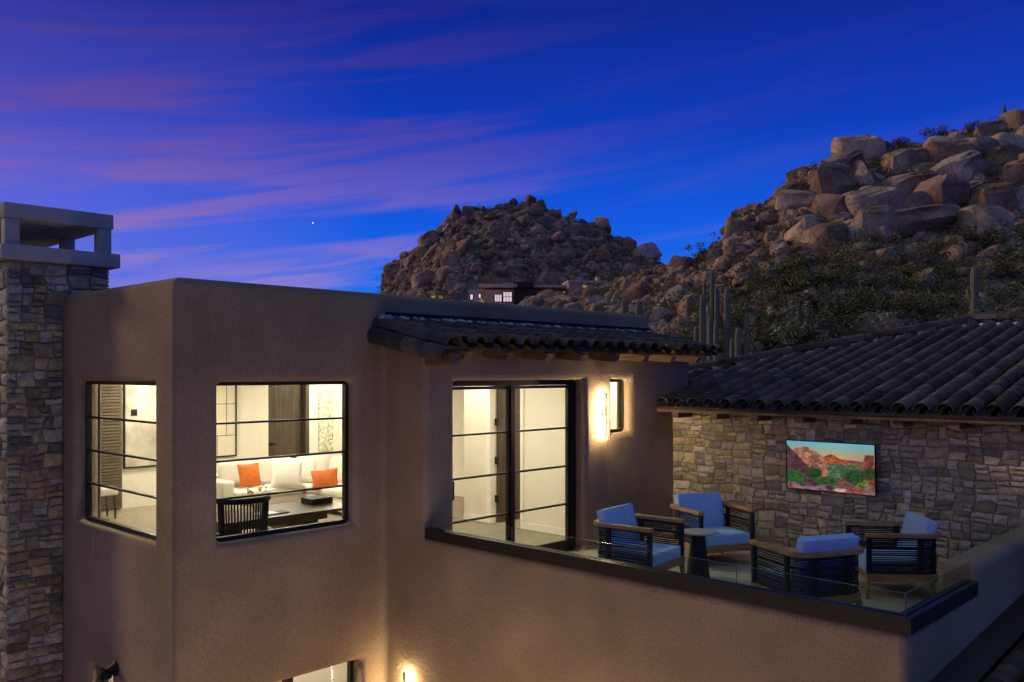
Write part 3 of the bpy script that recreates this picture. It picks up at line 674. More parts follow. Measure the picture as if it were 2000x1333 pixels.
# ------------------------------------------------------------------ far house
def far_house():
    d0 = 200.
    def at(px, py, dd=200.): ux, uy = pix_dir(px); return Vector((ux * dd, uy * dd, CAM_Z + (728 - py) * dd / FOC))
    t = thing('modern_hillside_house', 'far low house with lit windows under the central boulder hill', 'house', at(985, 592), -(R(90) - YAW))
    k = d0 / FOC
    def L_(px): return (px - 985) * k
    def Zp(py): return (592 - py) * k
    for (a, b, y0, y1, za, zb, m, n) in [(915, 1003, 0, 9, 610, 566, 'farwall', 'wall'), (1003, 1050, -.3, 10, 610, 560, 'fardark', 'stone_wall'), (936, 1010, -2.0, 10, 562.5, 556.5, 'farwall', 'roof'),
                                         (984, 1004, -2.3, 5, 563, 554.5, 'farwall', 'roof_parapet'), (1040, 1108, -.5, 9, 562, 557.5, 'farwall', 'roof'), (1004, 1042, -1.2, 8, 563, 552, 'fardark', 'roof_parapet')]:
        box(n, (L_(a), L_(b), y0, y1, Zp(za), Zp(zb)), M[m], t)
    for (a, b, za, zb, nv, nh) in [(918, 924, 586, 575, 1, 1), (934.5, 939.5, 583, 574, 1, 1), (966, 980, 590, 575.5, 3, 1), (982.5, 1000, 590, 570.5, 3, 2)]:
        w = box('window', (L_(a) - .12, L_(b) + .12, -.12, -.02, Zp(za) - .1, Zp(zb) + .1), M['iron'], t)
        for i in range(nv):
            for j in range(nh):
                u0 = L_(a) + (L_(b) - L_(a)) * i / nv + .07; u1 = L_(a) + (L_(b) - L_(a)) * (i + 1) / nv - .07
                v0 = Zp(za) + (Zp(zb) - Zp(za)) * j / nh + .07; v1 = Zp(za) + (Zp(zb) - Zp(za)) * (j + 1) / nh - .07
                box('pane', (u0, u1, -.17, -.125, v0, v1), M['farwin'], w)
    t2 = thing('garden_wall_building', 'second flat pinkish low building partly behind rocks right of the lit house', 'house', at(1145, 575, 205), -(R(90) - YAW) + .12)
    k2 = 205 / FOC
    box('wall', (-35 * k2, 30 * k2, 0, 7, -1.5, 22 * k2), M['farwall'], t2); box('roof', (-37 * k2, 33 * k2, -.6, 7.5, 22 * k2, 26.5 * k2), M['farwall'], t2)
    box('door', (5 * k2, 22 * k2, -.1, -.02, 13 * k2, 18 * k2), M['fardark'], t2); box('pillar', (20 * k2, 26 * k2, -.9, 1.5, 22 * k2, 34 * k2), M['farwall'], t2)
    for (px, py, lab) in [(847, 576, 'left of two small yellow-lit garden bushes at the central hill foot'), (863, 577, 'right of two small yellow-lit garden bushes at the central hill foot'),
                          (942, 584, 'yellow-lit bush by the narrow window of the far house'), (1143, 556, 'yellow-lit bush before the second pinkish building')]:
        q = at(px, py, 196)
        s_ = thing('lit_garden_bush', lab, 'bush', (q.x, q.y, q.z - .8), 0); s_.scale = (.75, .75, 1.0); link('foliage', SH[3], s_); link('stems', ST[0], s_)
        ld = bpy.data.lights.new('garden_uplight', 'POINT'); ld.energy = 70; ld.color = (1, .62, .22); ld.shadow_soft_size = .15
        lo = bpy.data.objects.new('garden_uplight', ld); col.objects.link(lo); lo.location = (q.x - FX * 1.0, q.y - FY * 1.0, q.z - .5)
far_house()
# evening star
ux, uy = pix_dir(611); o = mesh_obj('evening_star', *lathe([(.01, -1), (.7, -.7), (1, 0), (.7, .7), (.01, 1)], 10), emit_mat('star_light', (1, .8, .6), 3.0), None, R(60), (ux * 3000, uy * 3000, CAM_Z + 292 * 3000 / FOC))
o.scale = (2.0, 2.0, 1.5); tag(o, 'tiny bright evening star low in the pink and blue sky', 'star')

# ------------------------------------------------------------------ main house
house = thing('stucco_house', 'two-storey tan stucco house with rounded edges, tiled eave and lit black-framed windows', 'house', (0, 0, 0))
X1, X2, YA, YD, YE = 4.05, 6.68, 8.54, 7.76, 2.36
XS = 11.78
xs = [X1, 4.35, 4.52, 5.02, 6.24, 6.40, X2, 6.98, 7.14, 8.30, 9.60, 10.22, 10.68, XS + .06, 12.0, 12.3]
ys = [YE, 2.66, YD, 8.06, YA, 8.84, 9.03, 10.12, 10.78, 11.18, 16.5, 16.8]
zs = [-3.6, -3.3, -.92, -.3, 0.0, .58, .71, .84, 1.62, 2.40, 2.76, 2.85, 3.12, 3.465]
def solid(x, y, z):
    if y < YD:                                    # terrace
        if x < X2: return False
        if x > XS + .06: return False
        if -.3 < z < 0: return True
        if x < 6.98: return z < .58
        if y < 2.66: return z < (.58 if x < 8.30 else .84)
        return False
    if y < YA:                                    # projecting door bay
        if x < X2 or z > 2.85: return False
        if 2.76 < z: return True
        if x < 6.98: return True
        if -.3 < z < 0: return True
        if y < 8.06:
            if 0 < z < 2.40 and 7.14 < x < 9.60: return False
            if 1.62 < z < 2.40 and 10.22 < x < 10.68: return False
            return True
        return not ((0 < z < 2.76 or -3.3 < z < -.3) and x < 12.0)
    if z > 3.12: return y < 8.84 or y > 16.5 or x < 4.35 or x > 12.0
    if z > 2.76 or -.3 < z < 0 or z < -3.3: return True
    if x > 12.0 or y > 16.5: return True
    if x < 4.35:
        if .71 < z < 2.40 and 9.03 < y < 11.18: return False
        if z < -.92 and 10.12 < y < 10.78 : return False
        return True
    if y < 8.84 and x < 6.98:
        if .71 < z < 2.40 and 4.52 < x < 6.24: return False
        if z < -.92 and 5.02 < x < 6.40: return False
        return True
    return False
voxel('wall', xs, ys, zs, solid, M['stucco'], house, .075, 5)

def window(name, a0, a1, z0, z1, plane, axis, nm, parent, fw=.055, left_hide=0, depth=.06):
    """plane: coordinate of the outer face of the frame; axis 'y' faces -y, 'x' faces -x"""
    w = part(name, parent)
    def b(u0, u1, v0, v1, za, zb): return bx(u0, u1, v0, v1, za, zb) if axis == 'y' else bx(v0, v1, u0, u1, za, zb)
    V, F = join_parts([b(a0, a0 + fw, plane, plane + depth, z0, z1), b(a1 - fw, a1, plane, plane + depth, z0, z1),
                       b(a0 + fw, a1 - fw, plane, plane + depth, z0, z0 + fw), b(a0 + fw, a1 - fw, plane, plane + depth, z1 - fw, z1)])
    mesh_obj('frame', V, F, M['metal'], w)
    zz = [z0 + fw + (z1 - z0 - 2 * fw) * i / nm for i in range(nm + 1)]
    for i in range(1, nm):
        V, F = b(a0 + fw, a1 - fw, plane + .008, plane + depth - .008, zz[i] - .011, zz[i] + .011); mesh_obj('glazing_bar', V, F, M['metal'], w)
    for i in range(nm):
        V, F = b(a0 + fw, a1 - fw, plane + depth * .5 - .003, plane + depth * .5 + .003, zz[i] + (.011 if i else 0), zz[i + 1] - (.011 if i < nm - 1 else 0)); mesh_obj('glass_pane', V, F, M['glass'], w)
    return w
window('window', 4.50, 6.25, .70, 2.415, YA + .12, 'y', 4, house)
window('window', 9.02, 11.19, .70, 2.415, X1 + .12, 'x', 4, house)
window('window', 10.21, 10.69, 1.61, 2.41, YD + .13, 'y', 1, house, .05)
window('window', 5.01, 5.50, -3.3, -.91, YA + .24, 'y', 1, house, .05); window('window', 5.50, 6.41, -3.3, -.91, YA + .24, 'y', 1, house, .06)
window('window', 10.11, 10.79, -3.3, -.91, X1 + .16, 'x', 2, house, .05)
# glass double door
gd = part('glass_door', house)
yd = YD + .17
V, F = join_parts([bx(7.13, 7.19, yd, yd + .09, 0, 2.41), bx(9.49, 9.61, yd, yd + .09, 0, 2.41), bx(7.19, 9.49, yd, yd + .09, 2.33, 2.41), bx(7.19, 9.49, yd, yd + .09, 0.0, .03)])
mesh_obj('frame', V, F, M['metal'], gd)
for (a, b_) in ((7.195, 8.284), (8.341, 9.485)):
    fw = .034
    V, F = join_parts([bx(a, a + fw, yd + .02, yd + .07, .03, 2.325), bx(b_ - fw, b_, yd + .02, yd + .07, .03, 2.325), bx(a + fw, b_ - fw, yd + .02, yd + .07, .03, .16), bx(a + fw, b_ - fw, yd + .02, yd + .07, 2.285, 2.325)])
    mesh_obj('leaf_frame', V, F, M['metal'], gd)
    zz = [.16, .66, 1.19, 1.725, 2.285]
    for i in range(4):
        V, F = bx(a + fw, b_ - fw, yd + .042, yd + .048, zz[i] + .012, zz[i + 1] - .012); mesh_obj('glass_pane', V, F, M['glass'], gd)
        if i: V, F = bx(a + fw, b_ - fw, yd + .025, yd + .065, zz[i] - .012, zz[i] + .012); mesh_obj('glazing_bar', V, F, M['metal'], gd)
mesh_obj('mullion', *bx(8.285, 8.34, yd + .005, yd + .085, .03, 2.33), M['metal'], gd)
mesh_obj('handle', *join_parts([bx(7.21, 7.235, yd - .05, yd - .03, .95, 1.18), bx(7.21, 7.235, yd - .05, yd + .02, .95, .97), bx(7.21, 7.235, yd - .05, yd + .02, 1.16, 1.18)]), M['iron'], gd)

# ---- interior fittings (upper floor)
def slab(name, b, m, parent=house): return mesh_obj(name, *bx(*b), m, parent)
slab('interior_wall', (4.36, 9.50, 16.30, 16.49, .004, 2.755), M['white_paint'])
slab('interior_wall', (9.50, 9.73, 16.30, 16.49, .004, 2.755), M['white_paint'])
slab('interior_wall', (10.66, 11.99, 16.22, 16.49, .004, 2.755), M['white_paint'])
slab('interior_wall', (9.73, 10.66, 16.30, 16.49, 2.5, 2.755), M['white_paint'])
idr = part('interior_door', house)
mesh_obj('door_slab', *bx(9.76, 10.56, 16.36, 16.41, .01, 2.49), M['dark_door'], idr)
mesh_obj('door_jamb', *join_parts([bx(10.57, 10.655, 16.2, 16.42, .01, 2.49)]), M['dark_door'], idr)
V, F = join_parts([bx(9.80, 9.94, 16.30, 16.315, .99, 1.01), bx(9.79, 9.84, 16.315, 16.36, .975, 1.025)]); mesh_obj('handle', V, F, M['iron'], idr)
slab('interior_floor', (4.36, 11.99, 8.85, 16.29, .002, .006), M['floor_in'])
slab('interior_floor', (6.99, 11.99, 8.07, 8.849, .002, .006), M['floor_in'])
slab('interior_floor', (7.14, 9.60, 7.95, 8.069, .002, .008), M['floor_in'])
slab('interior_ceiling', (4.36, 11.99, 8.85, 16.29, 2.75, 2.757), M['ceiling'])
slab('interior_ceiling', (6.99, 11.99, 8.07, 8.849, 2.75, 2.757), M['ceiling'])
slab('interior_wall', (4.352, 4.358, 11.19, 16.29, .01, 2.75), M['white_paint']); slab('interior_wall', (11.985, 11.995, 8.07, 16.2, .01, 2.75), M['white_paint'])
# diagonal partition between study and hall
V = [(6.99, 8.85, .007), (10.35, 12.85, .007), (10.35, 12.98, .007), (6.99, 8.98, .007)]; V += [(a, b, 2.749) for a, b, c in V]
mesh_obj('partition_wall', V, [(3, 2, 1, 0), (4, 5, 6, 7), (0, 1, 5, 4), (1, 2, 6, 5), (2, 3, 7, 6), (3, 0, 4, 7)], M['white_paint'], house)
slab('partition_wall', (10.25, 10.37, 8.07, 9.60, .007, 2.749), M['white_paint'])
slab('partition_wall', (10.25, 10.37, 10.28, 10.92, .007, 2.749), M['white_paint'])
slab('partition_wall', (10.25, 10.37, 9.60, 10.28, 2.45, 2.749), M['white_paint'])
slab('door_casing', (10.232, 10.25, 10.285, 10.37, .007, 2.52), M['ceiling']); slab('door_casing', (10.232, 10.25, 9.53, 9.60, .007, 2.52), M['ceiling'])
slab('baseboard', (10.235, 10.25, 8.07, 9.53, .007, .12), M['ceiling']); slab('baseboard', (10.235, 10.25, 10.37, 10.92, .007, .12), M['ceiling'])
hd = part('hall_door', house)
mesh_obj('door_slab', *bx(10.38, 11.05, 10.235, 10.275, .02, 2.44), M['dark_door'], hd)
for z in (.35, .98, 1.62, 2.25): mesh_obj('hinge', *bx(10.345, 10.385, 10.225, 10.279, z, z + .12), M['iron'], hd)
mesh_obj('light_switch', *bx(10.238, 10.25, 8.86, 8.93, .36, .52), M['ceiling'], house)['label'] = 'white wall outlet plate'

# ---- warm lamps inside
def can(x, y, z, watts, sz=.5, colr=(1, .90, .71)):
    t = thing('ceiling_light', 'recessed warm ceiling light inside the %s' % ('lit study' if watts == 80 else 'lit hall' if z > 0 else 'lower room'), 'light', (x, y, z), 0, 'recessed ceiling lights inside the house')
    mesh_obj('trim', *lathe([(.10, 0), (.10, -.006), (.07, -.006), (.07, -.002)], 20), M['ceiling'], t); mesh_obj('lens', *lathe([(.065, -.003), (.065, -.007)], 16), M['canlight'], t)
    ld = bpy.data.lights.new('lamp', 'AREA'); ld.shape = 'DISK'; ld.size = sz; ld.energy = watts * .95; ld.color = colr
    lo = bpy.data.objects.new('lamp', ld); col.objects.link(lo); lo.parent = t; lo.location = (0, 0, -.02)
for (x, y) in ((5.6, 10.8), (8.2, 13.4), (7.0, 15.3), (10.9, 15.2)): can(x, y, 2.75, 80)
can(8.6, 8.9, 2.75, 66); can(9.6, 10.6, 2.75, 30); can(11.2, 9.0, 2.75, 45)
for (x, y) in ((5.7, 10.0), (8.5, 12)): can(x, y, -.31, 95)
slab('lower_floor', (4.36, 11.99, 8.85, 16.4, -3.298, -3.29), M['floor_in']); slab('lower_wall', (4.5, 11.9, 12.6, 12.7, -3.28, -.31), M['white_paint'])
slab('lower_ceiling', (4.36, 11.99, 8.85, 12.59, -.309, -.303), M['ceiling'])

# ---- tiled roof over the door bay
def tile_mesh(length=.43, r0=.102, r1=.095, th=.010, n=7):
    V = []; F = []
    for (y, r) in ((0, r0), (length, r1)):
        for rr in (r, r - th):
            for k in range(n + 1):
                a = math.pi * k / n; V.append((rr * math.cos(a), y, rr * math.sin(a) * .92))
    m_ = n + 1
    for k in range(n):
        F += [(k, k + 1, 2 * m_ + k + 1, 2 * m_ + k), (m_ + k + 1, m_ + k, 3 * m_ + k, 3 * m_ + k + 1), (k + 1, k, m_ + k, m_ + k + 1), (2 * m_ + k, 2 * m_ + k + 1, 3 * m_ + k + 1, 3 * m_ + k)]
    F += [(0, 2 * m_, 3 * m_, m_), (n, m_ + n, 3 * m_ + n, 2 * m_ + n)]
    return V, F
TV_, TF_ = tile_mesh()
tile_me = bpy.data.meshes.new('roof_tile'); tile_me.from_pydata(TV_, [], TF_); tile_me.update(); tile_me.materials.append(M['tile']); tile_me.shade_smooth(); tile_me.set_sharp_from_angle(angle=R(40))
def tile_at(p, up, side, parent, name='roof_tile', jit=.006, s=1.0):
    """tile whose lower end is at p, running along 'up'"""
    up = up.normalized(); n = side.cross(up).normalized(); side = up.cross(n).normalized()
    Mx = Matrix((side, up, n)).transposed().to_4x4(); Mx.translation = p
    j = Euler((random.uniform(-.012, .012), random.uniform(-.03, .03), random.uniform(-.02, .02))).to_matrix().to_4x4()
    o = link(name, tile_me, parent); o.matrix_local = Mx @ j @ Matrix.Scale(s, 4); return o
def pans(parent, rows, name='pan_tiles'):
    """rows: list of (p_low, up, side, n courses)"""
    lst = []
    V0 = np.array(TV_); V0 = V0 * np.array([1, 1, -1]); F0 = [tuple(reversed(f)) for f in TF_]
    for p, up, side, n in rows:
        up = up.normalized(); nn = side.cross(up).normalized(); sd_ = up.cross(nn).normalized(); A = np.array([sd_, up, nn]).T
        for c in range(n):
            q = np.array(p + up * (.36 * c) + nn * (.045)); lst.append((((V0 * np.array([1, 1.0, .7])) @ A.T + q).tolist(), F0))
    V, F = join_parts(lst); o = mesh_obj(name, V, F, M['tile'], parent, R(40)); o['kind'] = 'stuff'; return o
rf = part('tiled_roof', house)
g1 = .205; up1 = Vector((0, 1, g1)).normalized(); side1 = Vector((1, 0, 0)); y_e, z_e = 7.24, 2.785
nrm1 = side1.cross(up1)
ncol = 21; sp = (12.18 - 6.62) / ncol
for c in range(ncol):
    for r_ in range(4):
        p0 = Vector((6.80 + sp * c, y_e, z_e)) + up1 * (.345 * r_) + nrm1 * (.055 + .0)
        tile_at(p0, up1 + nrm1 * -.018, side1, rf)
pans(rf, [(Vector((6.80 + sp * (c + .5), y_e + .02, z_e)), up1, side1, 4) for c in range(ncol)])
# rake tiles on the left edge and right edge
for r_ in range(4):
    tile_at(Vector((6.62, y_e - .04, z_e + .015)) + up1 * (.36 * r_), up1, side1, rf, 'rake_tile', s=1.22)
    tile_at(Vector((6.53, y_e - .02, z_e - .10)) + up1 * (.36 * r_), up1, Vector((.55, 0, .8)), rf, 'rake_tile', s=1.15)
    tile_at(Vector((12.26, y_e - .04, z_e + .02)) + up1 * (.36 * r_), up1, side1, rf, 'rake_tile', s=1.15)
mesh_obj('roof_deck', *(lambda a: a)(([(6.58, y_e + .12, z_e - .025), (12.26, y_e + .12, z_e - .025), (12.26, 8.53, z_e - .045 + (8.53 - y_e - .03) * g1), (6.58, 8.53, z_e - .045 + (8.53 - y_e - .03) * g1),
         (6.58, y_e + .12, z_e + .02), (12.26, y_e + .12, z_e + .02), (12.26, 8.53, z_e + (8.53 - y_e - .03) * g1), (6.58, 8.53, z_e + (8.53 - y_e - .03) * g1)],
        [(0, 3, 2, 1), (4, 5, 6, 7), (0, 1, 5, 4), (1, 2, 6, 5), (2, 3, 7, 6), (3, 0, 4, 7)])), M['wood_beam'], rf)
V = []; F = []
wedge = [(7.80, 2.845), (8.53, 2.845), (8.53, 2.995), (7.80, 2.852)]
V = [(6.69, a, b) for a, b in wedge] + [(12.28, a, b) for a, b in wedge]
mesh_obj('gable_infill', V, [(3, 2, 1, 0), (4, 5, 6, 7), (0, 1, 5, 4), (1, 2, 6, 5), (2, 3, 7, 6), (3, 0, 4, 7)], M['stucco'], rf)
for i in range(8):
    x = 6.95 + i * .70
    V = [(x - .055, 7.32, z_e - .15), (x + .055, 7.32, z_e - .15), (x + .055, 7.30, z_e - .048), (x - .055, 7.30, z_e - .048), (x - .055, 7.76, z_e - .10), (x + .055, 7.76, z_e - .10), (x + .055, 7.76, z_e + .05), (x - .055, 7.76, z_e + .05)]
    V[0] = (x - .055, 7.36, z_e - .135); V[1] = (x + .055, 7.36, z_e - .135)
    mesh_obj('rafter_tail', V, [(0, 1, 2, 3), (5, 4, 7, 6), (1, 0, 4, 5), (3, 2, 6, 7), (0, 3, 7, 4), (2, 1, 5, 6)], M['wood_beam'], rf)
box('corner_beam', (6.64, 6.80, 7.30, 7.74, z_e - .20, z_e - .06), M['wood_beam'], rf, .01)
# mortar bead and flashing along the parapet
def ribbon(name, pts, w, h, m, parent, seed=1):
    r = random.Random(seed); V = []; F = []
    for i, p in enumerate(pts):
        a = h * r.uniform(.5, 1.2); b = w * r.uniform(.7, 1.25)
        V += [(p[0], p[1], p[2] - .02), (p[0] + 0, p[1] - b, p[2] - .03 - b * g1), (p[0], p[1] - b * .9, p[2] + a * .35 - b * g1), (p[0], p[1], p[2] + a)]
    for i in range(len(pts) - 1):
        for k in range(4): F.append((i * 4 + k, i * 4 + (k + 1) % 4, i * 4 + 4 + (k + 1) % 4, i * 4 + 4 + k))
    return mesh_obj(name, V, F, m, parent, R(60))
zt = z_e + (8.53 - y_e) * g1 + .10
ribbon('mortar_bead', [(6.66 + i * .055, 8.535, zt + .0) for i in range(103)], .13, .06, M['roof_mortar'], rf)
slab('flashing', (6.70, 12.25, 8.505, 8.537, zt + .055, zt + .09), M['iron'], rf)
bm = bmesh.new(); add_box(bm, 6.55, 6.71, 8.36, 8.535, zt - .19, zt + .045); bmesh.ops.bevel(bm, geom=bm.edges[:], offset=.03, segments=2, affect='EDGES'); bm_obj('mortar_end', bm, M['roof_mortar'], rf, R(40))

# ------------------------------------------------------------------ stone work
def split(u0, u1, v0, v1, out, wm, hm, r):
    w, h = u1 - u0, v1 - v0
    if w > wm * r.uniform(.55, 1.15):
        if h > hm * 1.3 and r.random() < .5 or h > w * 1.2: c = v0 + h * r.uniform(.35, .65); split(u0, u1, v0, c, out, wm, hm, r); split(u0, u1, c, v1, out, wm, hm, r)
        else: c = u0 + w * r.uniform(.33, .67); split(u0, c, v0, v1, out, wm, hm, r); split(c, u1, v0, v1, out, wm, hm, r)
    elif h > hm * r.uniform(.6, 1.2): c = v0 + h * r.uniform(.38, .62); split(u0, u1, v0, c, out, wm, hm, r); split(u0, u1, c, v1, out, wm, hm, r)
    else: out.append((u0, u1, v0, v1))
from mathutils import noise as mnoise
def warp(u, v, seed):
    a = mnoise.noise(Vector((u * 2.3, v * 3.1, seed * 7.3))); b = mnoise.noise(Vector((u * 2.3 + 31, v * 3.1, seed * 7.3)))
    c = mnoise.noise(Vector((u * 7, v * 9, seed * 3.1))); d = mnoise.noise(Vector((u * 7 + 31, v * 9, seed * 3.1)))
    return u + .075 * a + .022 * c, v + .050 * b + .014 * d
def stones(region, plane, axis, sign, parent, wm=.46, hm=.21, seed=1, cap=300, skip=None, sm='stone'):
    """axis 'x': plane x=plane, u = y ; axis 'y': plane y=plane, u = x. sign: outward (-1)"""
    r = random.Random(seed); out = []; split(*region, out, wm, hm, r); n_ = 0
    for (u0, u1, v0, v1) in out:
        if skip and skip((u0 + u1) / 2, (v0 + v1) / 2): continue
        cu, cv = (u0 + u1) / 2, (v0 + v1) / 2; w, h = (u1 - u0) / 2 - .003, (v1 - v0) / 2 - .003
        j = lambda s: r.uniform(-1, 1) * s
        cut = min(w, h)
        ring = [(-w + r.uniform(0, .28) * cut, -h), (j(w * .3), -h + abs(j(.016))), (w - r.uniform(0, .28) * cut, -h), (w, -h + r.uniform(.1, .4) * h), (w - abs(j(.014)), j(h * .3) + h * .1),
                (w, h - r.uniform(.05, .3) * h), (w - r.uniform(0.05, .35) * cut, h), (j(w * .3), h - abs(j(.014))), (-w + r.uniform(0.05, .3) * cut, h), (-w, h - r.uniform(.1, .5) * h), (-w + abs(j(.014)), j(h * .3))]
        dp = r.uniform(.014, .036); n = len(ring); V = []
        for a, b in ring: V.append((a, 0, b))
        for a, b in ring: V.append((a, dp * .62 + j(.004), b))
        ins = min(.022, cut * .25)
        for a, b in ring: V.append((a * (1 - ins / w), dp + j(.007), b * (1 - ins / h)))
        V.append((j(w * .3), dp + r.uniform(.0, .016), j(h * .3)))
        F = []
        for k in range(n):
            k2 = (k + 1) % n
            F += [(k, k2, n + k2, n + k), (n + k, n + k2, 2 * n + k2, 2 * n + k), (2 * n + k, 2 * n + k2, 3 * n)]
        V2 = []
        for a, y, b in V:
            e = min(1, max(0, min(cu + a - region[0], region[1] - cu - a, cv + b - region[2], region[3] - cv - b) / .08))
            p, q = warp(cu + a, cv + b, seed); V2.append(((p - cu) * e + a * (1 - e), y, (q - cv) * e + b * (1 - e)))
        V = V2
        if axis == 'y': V = [(cu + a, plane + sign * y, cv + b) for a, y, b in V]
        else: V = [(plane + sign * y, cu + a, cv + b) for a, y, b in V]; F = [tuple(reversed(f)) for f in F]
        cen = Vector(V[-1])
        V = [Vector(v) - cen for v in V]
        o = mesh_obj('stone', V, F, M[sm], parent, R(28), cen); n_ += 1
    return n_
ch = thing('stone_chimney', 'stone-clad chimney with open concrete cap at the far left of the house', 'chimney')
mesh_obj('core', *join_parts([bx(3.44, 4.045, 11.58, 14.1, -3.6, 3.10), bx(3.44, 4.58, 11.58, 14.1, 3.10, 3.84)]), M['mortar'], ch)
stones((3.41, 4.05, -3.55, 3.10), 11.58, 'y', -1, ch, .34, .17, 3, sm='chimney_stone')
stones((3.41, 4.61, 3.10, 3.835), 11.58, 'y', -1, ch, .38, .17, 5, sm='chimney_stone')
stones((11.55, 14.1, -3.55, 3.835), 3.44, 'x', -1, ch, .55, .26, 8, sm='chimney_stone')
cp = part('chimney_cap', ch)
box('lower_slab', (3.33, 4.71, 11.46, 14.2, 3.84, 4.02), M['concrete'], cp, .012)
box('upper_frame', (3.37, 4.64, 11.50, 14.16, 4.335, 4.52), M['concrete'], cp, .012)
for (a, b) in ((3.385, 11.52), (4.46, 11.52), (3.385, 12.75), (4.46, 12.75), (3.385, 13.98), (4.46, 13.98)): box('post', (a, a + .16, b, b + .16, 4.02, 4.335), M['concrete'], cp, .008)
box('flue', (3.75, 4.2, 13.1, 13.8, 4.02, 4.1), M['iron'], cp)

wing = thing('stone_wing', 'low wing with random-stone wall and dark barrel-tile hip roof behind terrace', 'house')
mesh_obj('body', *bx(XS + .055, 17.2, 1.4, 8.3, -3.6, 1.90), M['stucco'], wing) if False else None
mesh_obj('body', *join_parts([bx(XS + .06, 12.5, 1.0, 7.75, -3.6, 2.02), bx(12.5, 17.3, 1.0, 8.25, -3.6, 2.1)]), M['stucco'], wing)
sw = part('stone_wall', wing)
mesh_obj('mortar_bed', *bx(XS + .005, XS + .055, 1.72, YD - .005, -.1, 2.02), M['mortar'], sw)
ns = stones((1.75, YD - .01, .004, 2.0), XS + .008, 'x', -1, sw, .37, .165, 21); print('STONES', ns)
rf2 = part('hip_roof', wing)
g2 = .22; up2 = Vector((1, 0, g2)).normalized(); side2 = Vector((0, -1, 0)); nrm2 = side2.cross(up2); xe, ze = 11.30, 1.985
def xhip(y): return min(17.3, 13.3 + (8.4 - y) * 1.176) if y > 5 else 17.3
rows = []; k = 0; yy = 7.62
cols = []
while yy > .9: cols.append(yy); yy -= .27
extra = [7.89, 8.16]
cnt = 0; stuffl = []
for y in extra + cols:
    x0 = 12.42 if y > 7.7 else xe
    n = int((xhip(y) - x0) / (.36 * up2.x)); rows.append((Vector((x0 + .03, y - .135, ze + (x0 - xe) * g2)), up2, side2, n + 1))
    for c in range(n):
        p = Vector((x0, y, ze + (x0 - xe) * g2)) + up2 * (.36 * c) + nrm2 * .055
        if y > 2.55 and cnt < 300: tile_at(p, up2 - nrm2 * .016, side2, rf2); cnt += 1
        else: stuffl.append(p)
A = np.array([side2, up2, nrm2]).T; lst = [((np.array(TV_) @ A.T + np.array(p)).tolist(), TF_) for p in stuffl]
if lst: V, F = join_parts(lst); mesh_obj('cover_tiles', V, F, M['tile'], rf2, R(40))['kind'] = 'stuff'
pans(rf2, rows)
# deck
def zr_(x): return ze + (x - xe) * g2
pl = [(xe + .03, .8), (17.3, .8), (17.3, 5.0), (13.4, 8.32), (12.35, 8.32), (12.35, 7.75), (xe + .03, 7.75)]
V = [(a, b, zr_(a) - .05) for a, b in pl] + [(a, b, zr_(a) - .01) for a, b in pl]; n = len(pl)
mesh_obj('roof_deck', V, [tuple(range(n))[::-1], tuple(range(n, 2 * n))] + [(i, (i + 1) % n, n + (i + 1) % n, n + i) for i in range(n)], M['deck'], rf2)
# far slopes
V = [(17.3, .8, zr_(17.3)), (17.3, 5.0, zr_(17.3)), (13.4, 8.32, zr_(13.4)), (23.3, .8, ze), (23.3, 9.5, ze - .3), (13.4, 9.5, zr_(13.4) - .4)]
mesh_obj('back_slope', V, [(0, 1, 4, 3), (1, 2, 5, 4)], M['deck'], rf2)
# hip and ridge caps with mortar
hp0 = Vector((13.15, 8.5, zr_(13.15) + .10)); hp1 = Vector((17.3, 5.0, zr_(17.3) + .13)); hv = hp1 - hp0; nh = int(hv.length / .34)
for i in range(nh + 1): tile_at(hp0 + hv.normalized() * (.34 * i) + Vector((0, 0, .02)), hv, Vector((hv.y, -hv.x, 0)).normalized(), rf2, 'hip_cap', s=1.12)
for i in range(12): tile_at(Vector((17.3, 5.05 - .34 * i, zr_(17.3) + .15)), Vector((0, -1, 0)), Vector((-1, 0, 0)), rf2, 'ridge_cap', s=1.12)
lst = []
for y in extra + cols:
    if y < 2.5: continue
    x_ = xhip(y - .135) - .12; r_ = random.uniform(.8, 1.1)
    bm = bmesh.new(); bmesh.ops.create_icosphere(bm, subdivisions=2, radius=1)
    vs = [(x_ + v.co.x * .16 * r_ + v.co.y * .06, y - .135 + v.co.y * .085 * r_ , zr_(x_) + .06 + v.co.z * .05) for v in bm.verts]; fs = [tuple(v.index for v in f.verts) for f in bm.faces]; bm.free()
    lst.append((vs, fs)); mesh_obj('mortar_bedding', vs, fs, M['roof_mortar'], rf2, R(60))
box('fascia_board', (xe + .04, xe + .075, 1.0, 7.75, ze - .088, ze - .05), M['wood_beam'], rf2)
for i in range(9):
    y = 7.45 - i * .66
    box('rafter_tail', (xe + .08, XS + .05, y - .06, y + .06, ze - .17, ze - .052 ), M['wood_beam'], rf2)
V, F = bx(xe + .08, XS + .05, 1.0, 7.75, ze - .050, ze - .046); mesh_obj('soffit_board', V, F, M['wood_beam'], rf2)

